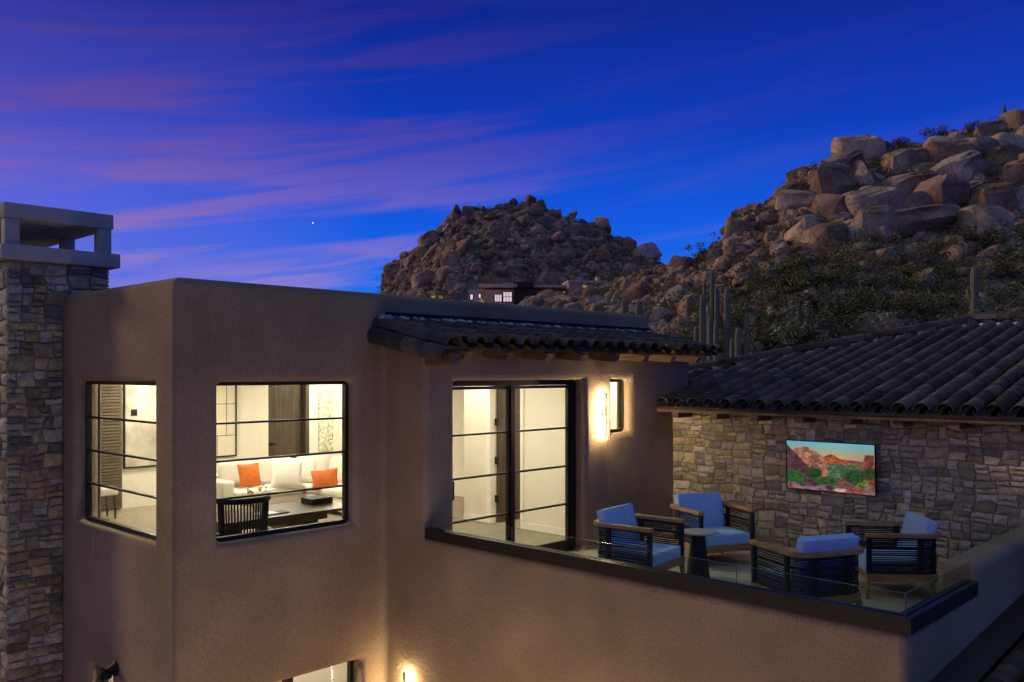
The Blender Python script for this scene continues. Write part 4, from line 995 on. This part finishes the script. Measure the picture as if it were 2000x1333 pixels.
# lower roof at lower right
lr = thing('lower_tiled_roof', 'dark lower tiled roof running beneath the terrace end wall at lower right corner', 'roof')
lup = Vector((1, 0, .075)).normalized(); lside = Vector((0, -1, 0)); ln = lside.cross(lup)
def zl(x): return -.02 + (x - 7.32) * .075
cn = 0
for j in range(9):
    y = 2.02 - j * .25
    for c in range(12):
        tile_at(Vector((6.5 + .36 * c, y, zl(6.5 + .36 * c) + .03)), lup, lside, lr)
pans(lr, [(Vector((6.5, 2.15 - j * .25, zl(6.5) - .02)), lup, lside, 12) for j in range(10)])
V = [(6.4, -1, zl(6.4) - .06), (11.7, -1, zl(11.7) - .06), (11.7, 2.355, zl(11.7) - .06), (6.4, 2.355, zl(6.4) - .06), (6.4, -1, -1), (11.7, -1, -1), (11.7, 2.355, -1), (6.4, 2.355, -1)]
mesh_obj('roof_base', V, [(0, 1, 2, 3), (7, 6, 5, 4), (0, 4, 5, 1), (1, 5, 6, 2), (2, 6, 7, 3), (3, 7, 4, 0)], M['deck'], lr)
V = [(6.4, 2.12, zl(6.4) + .10), (11.7, 2.12, zl(11.7) + .10), (11.7, 2.352, zl(11.7) + .16), (6.4, 2.352, zl(6.4) + .16)]; V += [(a, b, c - .02) for a, b, c in V]
mesh_obj('flashing', V, [(0, 1, 2, 3), (7, 6, 5, 4), (0, 4, 5, 1), (1, 5, 6, 2), (2, 6, 7, 3), (3, 7, 4, 0)], M['metal'], lr)
mesh_obj('wall', *bx(6.7, 11.6, -.9, 2.34, -3.6, -1.0), M['stucco'], lr)

# ------------------------------------------------------------------ terrace floor
tf = tag(mesh_obj('terrace_floor', *bx(6.99, XS + .05, 2.67, YD - .001, .001, .006), M['mortar']), kind='structure')
nx, ny = 6, 7
for i in range(nx):
    for j in range(ny):
        a0 = 6.985 + (XS - 6.985) * i / nx; a1 = 6.985 + (XS - 6.985) * (i + 1) / nx; b0 = 2.665 + (YD - 2.67) * j / ny; b1 = 2.665 + (YD - 2.67) * (j + 1) / ny
        bm = bmesh.new(); add_box(bm, -(a1 - a0) / 2 + .003, (a1 - a0) / 2 - .003, -(b1 - b0) / 2 + .003, (b1 - b0) / 2 - .003, 0, .012 + random.uniform(0, .001))
        bm_obj('paver', bm, M['paver'], tf, None, ((a0 + a1) / 2, (b0 + b1) / 2, .0065))

# ------------------------------------------------------------------ glass railing
gr = thing('glass_railing', 'frameless glass railing in dark metal channel along the terrace parapet', 'railing', (X2, YE, .58))
xc = X2 - .025; ye_ = YE - .025
V, F = join_parts([bx(0, .05, 0, YD - ye_ - .005, 0, .12), bx(.07, .12, .07, YD - ye_ - .005, 0, .12), bx(.05, .07, .05, YD - ye_ - .005, 0, .07)])
o = mesh_obj('channel', V, F, M['metal'], gr); o.location = (xc - X2, ye_ - YE, .001)
V, F = join_parts([bx(.0505, 1.60, 0, .05, 0, .12), bx(.1205, 1.60, .07, .12, 0, .12), bx(.07, 1.60, .05, .07, 0, .07)])
o = mesh_obj('channel', V, F, M['metal'], gr); o.location = (xc - X2, ye_ - YE, .001)
zg0, zg1 = .071, .285
jn = [YD - .02]
for px in (1000, 1197, 1439): ux, uy = pix_dir(px); jn.append((X2 + .035) * uy / ux)
jn.append(YE + .032)
for a, b in zip(jn[:-1], jn[1:]):
    m_ = mesh_obj('glass_pane', *bx(.031, .039, b - YE + .004, a - YE - .004, zg0, zg1), [M['railglass']], gr)
    mesh_obj('polished_edge', *join_parts([bx(.0305, .0395, b - YE + .004, a - YE - .004, zg1 + .0005, zg1 + .003), bx(.0305, .0395, b - YE + .0005, b - YE + .0035, .12, zg1)]), M['glassedge'], gr)
mesh_obj('glass_pane', *bx(.042, 1.56, .031, .039, zg0, zg1), [M['railglass']], gr)
mesh_obj('polished_edge', *join_parts([bx(.042, 1.56, .0305, .0395, zg1 + .0005, zg1 + .003), bx(.0395, .0415, .0305, .0395, .0, zg1)]), M['glassedge'], gr)

# ------------------------------------------------------------------ sconces
def sconce(x, y, z0, z1, axis, label, lit=True, energy=1):
    t = thing('wall_sconce', label, 'wall lamp', (x, y, (z0 + z1) / 2), 0 if axis == 'y' else R(-90))
    h = (z1 - z0) / 2
    mesh_obj('bar', *bx(-.013, .013, -.085, -.062, -h, h), M['brass'], t)
    V, F = lathe([(.042, 0), (.042, .012), (.02, .014), (.02, .06)], 20); V = [(a, -c, b) for a, b, c in V]; mesh_obj('backplate', V, F, M['brass'], t, R(40))
    mesh_obj('diffuser', *bx(-.007, .007, -.0615, -.053, -h + .01, h - .01), M['strip' if axis == 'y' else 'strip_low'], t)
sconce(9.97, YD, 1.60, 2.21, 'y', 'lit slim bronze bar sconce between glass door and small window')
sconce(X2, 8.06, -1.62, -1.02, 'x', 'lit bar sconce low on the wall at bottom edge of picture')
def added_path_light(x, y, w, label):  # lamps added below the view as source of the lower walls' warm glow
    t = thing('added_path_light', label, 'added garden lamp', (x, y, -3.58), 0)
    mesh_obj('post', *lathe([(.03, 0), (.03, .55), (.02, .56)], 14), M['iron'], t, R(40))
    mesh_obj('hood', *lathe([(.12, .66), (.12, .68), (.02, .74), (.005, .745)], 20), M['iron'], t, R(40))
    mesh_obj('lens', *lathe([(.045, .56), (.045, .655)], 16), M['canlight'], t)
    ld = bpy.data.lights.new('lamp', 'POINT'); ld.energy = w; ld.color = (1, .74, .42); ld.shadow_soft_size = .12
    lo = bpy.data.objects.new('lamp', ld); col.objects.link(lo); lo.parent = t; lo.location = (0, 0, .92)
added_path_light(3.5, 4.7, 125, 'added out-of-view path lamp warming the walls below the house corner'); added_path_light(4.9, 5.6, 58, 'added out-of-view path lamp warming the terrace wall from below')
def dome_lamp(loc, rz, label):
    t = thing('wall_light', label, 'wall lamp', loc, rz)
    V, F = lathe([(.01, 0), (.075, 0), (.085, .01), (.085, .02), (.05, .05), (.03, .09), (.01, .1)], 20); V = [(a, -c, b) for a, b, c in V]; mesh_obj('backplate', V, F, M['iron'], t, R(40))
    V, F = lathe([(.01, .05), (.05, .03), (.075, -.03), (.07, -.05), (.01, -.04)], 18); V = [(a, b - .12, c - .03) for a, b, c in V]; mesh_obj('shade', V, F, M['iron'], t, R(40))
dome_lamp((X1, 9.98, -.80), R(-90), 'unlit black round wall light above the lower left window')
dome_lamp((4.42, YA, -.99), 0, 'black-topped wall light shining down at the bottom edge by house corner')
ld = bpy.data.lights.new('lamp', 'AREA'); ld.shape = 'DISK'; ld.size = .14; ld.energy = 50; ld.color = (1, .70, .36)
lo = bpy.data.objects.new('lamp', ld); col.objects.link(lo); lo.parent = bpy.data.objects['wall_light.001']; lo.location = (0, -.12, -.085); lo.rotation_euler = (R(-18), 0, 0)

# ------------------------------------------------------------------ television
tv = thing('outdoor_television', 'wall-mounted television showing a desert canyon landscape on the stone wall', 'television', (XS - .125, 5.15, 1.215), 0)
tv.rotation_euler = (0, R(-2.5), 0)
W2, H2 = .625, .345
mesh_obj('bezel', *join_parts([bx(-.03, .0, -W2, W2, H2 - .012, H2), bx(-.03, .0, -W2, W2, -H2, -H2 + .012), bx(-.03, 0, -W2, -W2 + .012, -H2 + .012, H2 - .012), bx(-.03, 0, W2 - .012, W2, -H2 + .012, H2 - .012), bx(0.0, .04, -W2 + .02, W2 - .02, -H2 + .02, H2 - .02)]), M['iron'], tv)
mesh_obj('wall_bracket', *bx(.04, .12, -.2, .2, -.15, .15), M['iron'], tv)
def screen():
    nu, nv = 220, 124
    U, Vv = np.meshgrid(np.linspace(0, 1, nu), np.linspace(0, 1, nv), indexing='ij')   # U left->right, V bottom->top
    r = np.random.default_rng(5)
    def fbm(u, v, f, oc=5, sd=0):
        rr = np.random.default_rng(sd); s_ = np.zeros_like(u); a = 1; tot = 0
        for o_ in range(oc):
            n_ = int(f * 2 ** o_) + 3; g = rr.random((n_ + 2, n_ + 2)); x = u * n_; y = v * n_; i = np.clip(x.astype(int), 0, n_); j = np.clip(y.astype(int), 0, n_); fx = x - i; fy = y - j
            fx = fx * fx * (3 - 2 * fx); fy = fy * fy * (3 - 2 * fy)
            s_ += a * ((g[i, j] * (1 - fx) + g[i + 1, j] * fx) * (1 - fy) + (g[i, j + 1] * (1 - fx) + g[i + 1, j + 1] * fx) * fy); tot += a; a *= .55
        return s_ / tot
    def lay(C, mask, colr):
        mk = np.clip(mask, 0, 1)[..., None]; return C * (1 - mk) + colr * mk
    n1 = fbm(U, Vv, 6, 5, 1)[..., None]; n2 = fbm(U, Vv, 22, 4, 2)[..., None]; n3 = fbm(U, Vv, 40, 3, 3)[..., None]
    c = lambda *a: np.array(a) / 255.
    t = np.clip((Vv - .66) / .34, 0, 1)[..., None]
    C = c(250, 190, 120) * (1 - t) + c(120, 200, 220) * t; C = C * (1 - .35 * np.clip(U[..., None] - .6, 0, 1)) + c(60, 150, 200) * .25 * (t * U[..., None])
    edge = .012
    def below(h): return (h - Vv) / edge
    rg = fbm(U, U * 0, 10, 5, 7)
    C = lay(C, below(.70 + .06 * (rg - .5) - .10 * (U - .5)), c(110, 90, 130) * (.8 + .4 * n1))
    C = lay(C, below(.62 + .16 * np.exp(-((U - .52) / .13) ** 2) * (.7 + .5 * rg)), c(190, 90, 55) * (.55 + .9 * n2))
    C = lay(C, below(.60 - .02 * U), (c(84, 116, 88) * (.7 + .6 * n3)) * (.7 + .6 * n2) + c(150, 130, 110) * np.clip(n3 - .58, 0, 1) * 1.2)
    C = lay(C, below(.90 - 1.45 * np.abs(U - .2) ** 1.35 + .10 * (rg - .5)) * (U > .05) * (U < .48), c(190, 130, 100) * (.35 + 1.2 * n2))
    C = lay(C, below(.93 - 1.75 * U + .06 * (fbm(U, U * 0, 25, 3, 9) - .5)), c(95, 60, 70) * (.35 + 1.3 * n2))
    C = lay(C, below(.36 + .09 * np.sin(U * 9) + .06 * (rg - .5)) * (U > .42), c(150, 100, 75) * (.4 + 1.1 * n3))
    C = lay(C, below(.80 - 6 * np.clip(.90 - U, 0, 1) - .3 * (U > .995)) * (U > .86), c(150, 75, 62) * (.4 + 1.1 * n2))
    for (a, b, rx, ry, cc) in ((.09, .22, .13, .18, (58, 108, 54)), (.33, .35, .09, .14, (42, 78, 44)), (.47, .20, .13, .11, (55, 98, 52)), (.78, .33, .13, .16, (52, 90, 50)), (.95, .42, .10, .12, (48, 82, 46)), (.88, .16, .085, .12, (118, 140, 58))):
        q = 1 - (((U - a) / rx) ** 2 + ((Vv - b) / ry) ** 2) + (n3[..., 0] - .5) * 1.6
        C = lay(C, q * 4, c(*cc) * (.35 + 1.2 * n3))
    C = lay(C, below(.10 + .05 * np.sin(U * 14 + 1) + .05 * (rg - .5)), c(150, 105, 110) * (.45 + 1.1 * n2))
    for (a, b, rx, ry, cc) in ((.70, .16, .09, .06, (130, 85, 95)), (.80, .06, .07, .07, (165, 90, 80)), (.62, .05, .06, .04, (215, 195, 185)), (.28, .05, .1, .04, (150, 120, 140)), (.5, .08, .05, .05, (80, 50, 60))):
        q = 1 - (((U - a) / rx) ** 2 + ((Vv - b) / ry) ** 2) + (n2[..., 0] - .5) * .7; C = lay(C, q * 6, c(*cc) * (.6 + .8 * n2))
    C = np.clip(C, 0, 1); Cl = np.where(C < .04045, C / 12.92, ((C + .055) / 1.055) ** 2.4)
    a, b = W2 - .013, H2 - .013
    P = np.stack([np.full_like(U, -.024), a - 2 * a * U, -b + 2 * b * Vv], -1).reshape(-1, 3)
    idx = np.arange(nu * nv).reshape(nu, nv); F = np.stack([idx[:-1, :-1], idx[:-1, 1:], idx[1:, 1:], idx[1:, :-1]], -1).reshape(-1, 4)
    m, nt, bs = new_mat('television_picture'); at = nt.nodes.new('ShaderNodeAttribute'); at.attribute_name = 'picture'
    nt.links.new(at.outputs['Color'], bs.inputs['Emission Color']); bs.inputs['Emission Strength'].default_value = .62; bs.inputs['Base Color'].default_value = (.01, .01, .01, 1); bs.inputs['Roughness'].default_value = .3
    o = mesh_obj('screen', P.tolist(), F.tolist(), m, tv)
    ca = o.data.color_attributes.new('picture', 'FLOAT_COLOR', 'POINT')
    ca.data.foreach_set('color', np.concatenate([Cl.reshape(-1, 3), np.ones((nu * nv, 1))], 1).astype(np.float32).ravel())
screen()

# ------------------------------------------------------------------ armchairs
def cushion_mesh(w, d, h, r=.045, puff=.02, n=10):
    bm = bmesh.new(); add_box(bm, -w / 2, w / 2, -d / 2, d / 2, 0, h)
    bmesh.ops.subdivide_edges(bm, edges=bm.edges[:], cuts=n, use_grid_fill=True)
    for v in bm.verts:
        x, y, z = v.co; fx = 1 - abs(2 * x / w) ** 4; fy = 1 - abs(2 * y / d) ** 4; fz = 1 - abs(2 * z / h - 1) ** 4
        s = (2 * z / h - 1)
        v.co.z += s * puff * max(fx, 0) * max(fy, 0); v.co.x += (1 if x > 0 else -1) * puff * .5 * fy * fz * (abs(2 * x / w) > .99); v.co.y += (1 if y > 0 else -1) * puff * .5 * fx * fz * (abs(2 * y / d) > .99)
        # round the box
        q = Vector((max(abs(x) - w / 2 + r, 0), max(abs(y) - d / 2 + r, 0), max(abs(z - h / 2) - h / 2 + r, 0))); L_ = q.length
        if L_ > r:
            k = r / L_
            if q.x > 0: v.co.x -= math.copysign(q.x * (1 - k), x)
            if q.y > 0: v.co.y -= math.copysign(q.y * (1 - k), y)
            if q.z > 0: v.co.z -= math.copysign(q.z * (1 - k), z - h / 2)
    return bm
def upath(w, d, rc, z, z2=None, front=0., n=6):
    """U path: front-left -> back -> front-right; front at -d/2"""
    P = [Vector((-w / 2, -d / 2 + front, z))]
    for k in range(n + 1):
        a = math.pi - (math.pi / 2) * k / n; P.append(Vector((-w / 2 + rc + rc * math.cos(a), d / 2 - rc + rc * math.sin(a), z)))
    for k in range(n + 1):
        a = math.pi / 2 - (math.pi / 2) * k / n; P.append(Vector((w / 2 - rc + rc * math.cos(a), d / 2 - rc + rc * math.sin(a), z)))
    P.append(Vector((w / 2, -d / 2 + front, z)))
    return P
def make_chair(label, loc, face):
    t = thing('lounge_armchair', label, 'armchair', (0, 0, 0), 0, 'matching rope armchairs around the terrace table')
    w, d = .80, .80
    # arm/back top rail
    P = upath(w, d, .15, .70); V, F = sweep(P, [(-.038, -.022), (.038, -.022), (.042, .0), (.034, .020), (-.034, .020), (-.042, 0)]); mesh_obj('top_rail', V, F, M['teak'], t, R(50))
    P = upath(w - .02, d - .02, .14, .235); V, F = sweep(P, [(-.022, -.045), (.022, -.045), (.022, .04), (-.022, .04)]); mesh_obj('seat_frame', V, F, M['teak'], t, R(50))
    mesh_obj('front_rail', *bx(-w / 2 + .03, w / 2 - .03, -d / 2 + .01, -d / 2 + .045, .19, .275), M['teak'], t)
    mesh_obj('seat_base', *bx(-w / 2 + .03, w / 2 - .03, -d / 2 + .046, d / 2 - .04, .235, .262), M['rope'], t)
    rr = random.Random(3)
    for k in range(17):
        z = .290 + k * .0232 + rr.uniform(-.003, .003); sag = rr.uniform(-.006, .006)
        P = upath(w - .03, d - .03, .14, z); r_ = .0072 if k % 4 else .011
        for i, p_ in enumerate(P): p_.z += math.sin(i * 1.7 + k) * .002 + sag * (i / len(P) - .5)
        V, F = sweep(P, [(r_ * math.cos(a), r_ * math.sin(a)) for a in [2 * math.pi * q / 5 for q in range(5)]]); mesh_obj('rope', V, F, M['rope'], t, R(80))
    for sx in (-1, 1):
        x = sx * (w / 2 - .015)
        mesh_obj('front_post', *bx(x - .02, x + .02, -d / 2 + .012, -d / 2 + .062, .275, .682), M['rope'], t)
        mesh_obj('side_post', *bx(x - .014, x + .014, .155, .215, .275, .682), M['rope'], t)
        mesh_obj('back_post', *bx(sx * .19 - .03, sx * .19 + .03, d / 2 - .029, d / 2 - .001, .275, .682), M['rope'], t)
        for (yy, sp_) in ((-d / 2 + .035, -.02), (d / 2 - .10, .05)):
            z0 = .195; a0 = .026; a1 = .017
            V = [(x - a0, yy - a0, z0), (x + a0, yy - a0, z0), (x + a0, yy + a0, z0), (x - a0, yy + a0, z0)]
            xx = x + sx * .012
            V += [(xx - a1, yy + sp_ - a1, 0), (xx + a1, yy + sp_ - a1, 0), (xx + a1, yy + sp_ + a1, 0), (xx - a1, yy + sp_ + a1, 0)]
            mesh_obj('leg', V, [(3, 2, 1, 0), (4, 5, 6, 7), (0, 1, 5, 4), (1, 2, 6, 5), (2, 3, 7, 6), (3, 0, 4, 7)][:6], M['teak'], t)
    o = bm_obj('seat_cushion', cushion_mesh(.70, .70, .15, .035, .006), M['cushion'], t, R(60)); o.location = (0, -.035, .264)
    o = bm_obj('back_cushion', cushion_mesh(.68, .13, .46, .03, .006), M['cushion'], t, R(60)); o.location = (0, .215, .405); o.rotation_euler = (R(-15), 0, 0)
    for (nm, ob, w_, d_, zz_) in (('piping', 'seat_cushion', .70, .70, .150), ('piping', 'back_cushion', .68, .13, .46)):
        par = [c for c in t.children if c.name.split('.')[0] == ob][0]
        P = [Vector((x_ * (w_ / 2 - .012), y_ * (d_ / 2 - .012), 0)) for x_, y_ in ((-1, -1), (1, -1), (1, 1), (-1, 1), (-1, -1))]
        for z_ in ((.012, zz_ - .010) if ob == 'seat_cushion' else (zz_ - .008,)):
            V, F = join_parts([tube([P[q] + Vector((0, 0, z_)), P[q + 1] + Vector((0, 0, z_))], .006, 6) for q in range(4)]); mesh_obj('piping', V, F, M['cushion'], par, R(80))
    return t
def place(t, loc, fx, fy, label):
    t.location = (loc[0], loc[1], .019); t.rotation_euler = (0, 0, math.atan2(fx, -fy)); t['label'] = label; return t
spots = [((8.62, 6.15), (.10, -.99), 'rope armchair nearest the glass door, blue back cushion at its left'),
         ((10.20, 6.12), (-.436, -.90), 'rope armchair facing the camera by stone wall behind round side table'),
         ((8.64, 4.06), (.45, .89), 'rope armchair with its woven back to the camera close to glass railing'),
         ((10.22, 3.80), (-.62, .78), 'rope armchair at the right end of terrace, turned to face left')]
c0 = make_chair('x', None, None)
for i, (loc, f, lab) in enumerate(spots):
    c = c0 if i == 0 else copy_tree(c0); place(c, loc, f[0], f[1], lab)
t = thing('side_table', 'round-topped side table with tapered black drum base between the armchairs', 'table', (9.30, 5.76, .019))
mesh_obj('table_top', *lathe([(.20, .53), (.215, .536), (.215, .548), (.20, .552)], 40), M['table_top'], t, R(40))
mesh_obj('drum_base', *lathe([(.145, 0), (.14, .02), (.085, .50), (.085, .53)], 32), M['table_black'], t, R(40))

# ------------------------------------------------------------------ furniture inside the study
def pillow_mesh(w, h, th, m, n=14):
    V = []; F = []
    for s in (1, -1):
        for i in range(n + 1):
            for j in range(n + 1):
                u = -1 + 2 * i / n; v = -1 + 2 * j / n
                e = (1 - u * u) * (1 - v * v); pin = 1 - .10 * (1 - abs(u)) * abs(v) ** 3; pin2 = 1 - .10 * (1 - abs(v)) * abs(u) ** 3
                V.append((u * w / 2 * pin2, s * th / 2 * max(e, 0) ** .42, v * h / 2 * pin))
    o = (n + 1) ** 2
    for i in range(n):
        for j in range(n):
            a = i * (n + 1) + j; F.append((a, a + n + 1, a + n + 2, a + 1)); F.append((o + a, o + a + 1, o + a + n + 2, o + a + n + 1))
    return V, F
def softbox(name, b, m, parent, r=.05): return box(name, b, m, parent, r, 4)
sofa = thing('corner_sofa', 'cream corner sofa with loose back cushions inside the lit study', 'sofa', (0, 0, 0))
softbox('base', (7.35, 9.9, 13.75, 14.75, .08, .32), M['sofa'], sofa, .03); softbox('base', (8.95, 9.9, 12.5, 13.74, .08, .32), M['sofa'], sofa, .03)
softbox('seat_cushion', (7.55, 8.92, 13.70, 14.45, .32, .47), M['sofa'], sofa); softbox('seat_cushion', (8.93, 9.65, 12.55, 14.45, .32, .47), M['sofa'], sofa)
softbox('backrest', (7.35, 9.9, 14.45, 14.75, .32, .70), M['sofa'], sofa); softbox('backrest', (9.65, 9.9, 12.5, 14.44, .32, .70), M['sofa'], sofa)
softbox('arm', (7.32, 7.56, 13.72, 14.46, .32, .66), M['sofa'], sofa)
for (x, y, rz, w) in ((8.0, 14.36, 0, .72), (8.72, 14.36, 0, .72), (9.42, 14.2, R(-45), .66), (9.56, 13.5, R(-90), .7), (9.56, 12.85, R(-90), .66)):
    bm = cushion_mesh(w, .18, .46, .06, .035); o = bm_obj('back_cushion', bm, M['sofa'], sofa, R(60)); o.location = (x, y, .46); o.rotation_euler = (R(-10), 0, rz)
def pillow(loc, rz, w, h, m, label, ry=0):
    o = mesh_obj('throw_pillow', *pillow_mesh(w, h, .16, m), m, None, R(70)); o.location = loc; o.rotation_euler = (R(-14), ry, rz); return tag(o, label, 'pillow')
pillow((8.03, 14.08, .69), R(4), .44, .42, M['orange'], 'orange throw pillow at left end of the cream sofa')
pillow((8.56, 13.72, .70), R(-22), .56, .54, M['white_pillow'], 'large white throw pillow in the middle of the cream sofa', R(4))
pillow((9.02, 13.22, .60), R(-40), .48, .36, M['orange'], 'orange throw pillow at right end of the cream sofa', R(-6))
pillow((9.06, 13.98, .70), R(-30), .50, .48, M['white_pillow'], 'white throw pillow in the corner of the cream sofa')
dk = thing('writing_desk', 'dark wood writing desk just inside the large window', 'desk', (0, 0, 0))
mesh_obj('desktop', *bx(5.05, 6.95, 9.42, 10.32, .72, .755), M['desk'], dk); mesh_obj('apron', *bx(5.12, 6.5, 9.47, 10.27, .64, .72), M['desk'], dk)
mesh_obj('pedestal', *bx(5.92, 6.38, 9.50, 10.24, .01, .64), M['desk'], dk); mesh_obj('pedestal', *bx(5.10, 5.3, 9.50, 10.24, .01, .64), M['desk'], dk)
mesh_obj('drawer_pull', *bx(6.15, 6.162, 9.475, 9.497, .25, .5), M['ceiling'], dk)
tag(mesh_obj('document_box', *bx(6.56, 6.88, 9.90, 10.17, .757, .83), M['iron']), 'flat black box lying at the right end of the desk', 'box')
tag(mesh_obj('book', *bx(5.62, 5.86, 9.55, 9.78, .757, .775), M['white_pillow']), 'thin pale book lying open on the desk', 'book')
tag(mesh_obj('tablet', *bx(5.87, 6.02, 9.58, 9.74, .757, .768), M['iron']), 'small dark notebook beside the pale book', 'notebook')
vz = thing('flower_vase', 'small vase of yellow flowers on the desk', 'vase', (5.80, 9.98, .756)); mesh_obj('vase', *lathe([(.03, 0), (.05, .04), (.045, .09), (.025, .12)], 16), M['white_pillow'], vz, R(50))
V, F = shrub_arrays(77, 90, .14); o = mesh_obj('flowers', (V * .22 + np.array([0, 0, .06])).tolist(), F.tolist(), M['yellow_leaf'], vz)
# office chair
oc = thing('office_chair', 'black mesh office chair with curved top rail in front of desk', 'office chair', (5.16, 9.20, 0), R(-14))
def bow(z, w, dp, r): return tube([Vector((w * math.sin(a), -dp + dp * (1 - math.cos(a)) * 1.2, z)) for a in [R(x) for x in range(-70, 71, 14)]], r, 8)
mesh_obj('top_rail', *bow(1.05, .30, .20, .035), M['iron'], oc, R(60)); mesh_obj('lower_rail', *bow(.60, .26, .20, .018), M['iron'], oc, R(60))
for a in range(-70, 71, 7): mesh_obj('back_slat', *tube([Vector((.27 * math.sin(R(a)), -.2 + .24 * (1 - math.cos(R(a))), .6)), Vector((.29 * math.sin(R(a)), -.2 + .24 * (1 - math.cos(R(a))), 1.05))], .010 if abs(a) < 60 else .022, 6), M['iron'], oc)
softbox('seat', (-.27, .27, -.22, .26, .42, .50), M['iron'], oc, .03)
for s in (-1, 1): mesh_obj('armrest', *join_parts([bx(s * .31 - .03, s * .31 + .03, -.1, .16, .66, .69), bx(s * .31 - .015, s * .31 + .015, .0, .05, .45, .66)]), M['iron'], oc)
mesh_obj('column', *lathe([(.03, .1), (.03, .42)], 12), M['iron'], oc)
for k in range(5): a = k * 1.2566; mesh_obj('foot', *tube([Vector((0, 0, .1)), Vector((.3 * math.cos(a), .3 * math.sin(a), .04))], [.03, .018], 6), M['iron'], oc)
# bench stool and wall pieces at the back of the room
bs_ = thing('upholstered_bench', 'cream upholstered bench on dark tapered legs by the back wall', 'bench', (5.95, 15.45, .007))
softbox('seat', (-.35, .28, -.22, .22, .40, .54), M['sofa'], bs_, .04)
for (a, b) in ((-.3, -.17), (.23, -.17), (-.3, .17), (.23, .17)): mesh_obj('leg', *tube([Vector((a * 1.05, b, 0)), Vector((a, b, .41))], [.015, .028], 6), M['dark_door'], bs_)
wp = thing('fluted_wall_panel', 'tall brown ribbed woven panel on the back wall of the room', 'wall panel')
mesh_obj('backing', *bx(6.05, 6.70, 16.24, 16.295, .02, 2.74), M['grasscloth'], wp)
for k in range(48): V, F = bx(6.09, 6.66, 16.21, 16.24, .04 + k * .0565, .078 + k * .0565); mesh_obj('slat', V, F, M['grasscloth'], wp)
def art(x0, x1, z0, z1, m, label, grid=None, frame=.025):
    a = thing('wall_art', label, 'picture', (x0, 16.3, z0)); w, h = x1 - x0, z1 - z0
    mesh_obj('frame', *join_parts([bx(0, frame, -.05, -.005, 0, h), bx(w - frame, w, -.05, -.005, 0, h), bx(frame, w - frame, -.05, -.005, 0, frame), bx(frame, w - frame, -.05, -.005, h - frame, h)]), M['iron'], a)
    mesh_obj('canvas', *bx(frame, w - frame, -.03, -.005, frame, h - frame), m, a)
    for g in (grid or []): mesh_obj('glazing_bar', *bx(*g), M['dark_door'], a)
m_art = mat('abstract_painting', (.55, .50, .42), .8, .35, 2.2, hue=(.25, .21, .17), detail=6); m_pan = mat('pale_panel', (.75, .68, .55), .8, .03, 2)
m_lace = mat('speckled_print', (.70, .62, .48), .8, .5, 26, hue=(.15, .12, .06), detail=6)
art(6.74, 8.10, .74, 2.6, m_art, 'large dark-framed abstract painting seen through the left window')
mesh_obj('painted_square', *bx(.13, .25, -.034, -.031, .96, 1.08), M['iron'], bpy.data.objects['wall_art'])
art(8.15, 8.99, .82, 2.7, m_pan, 'black-framed panel with thin grid lines left of the sofa', [(.02, .81, -.034, -.031, 1.05, 1.06), (.02, .81, -.034, -.031, .42, .43), (.42, .43, -.034, -.031, .03, .42), (.62, .63, -.034, -.031, .43, 1.7)])
o = mesh_obj('canvas_print', *bx(10.90, 11.26, 16.18, 16.215, .8, 2.12), m_lace); tag(o, 'narrow speckled print hanging right of the dark interior door', 'picture')
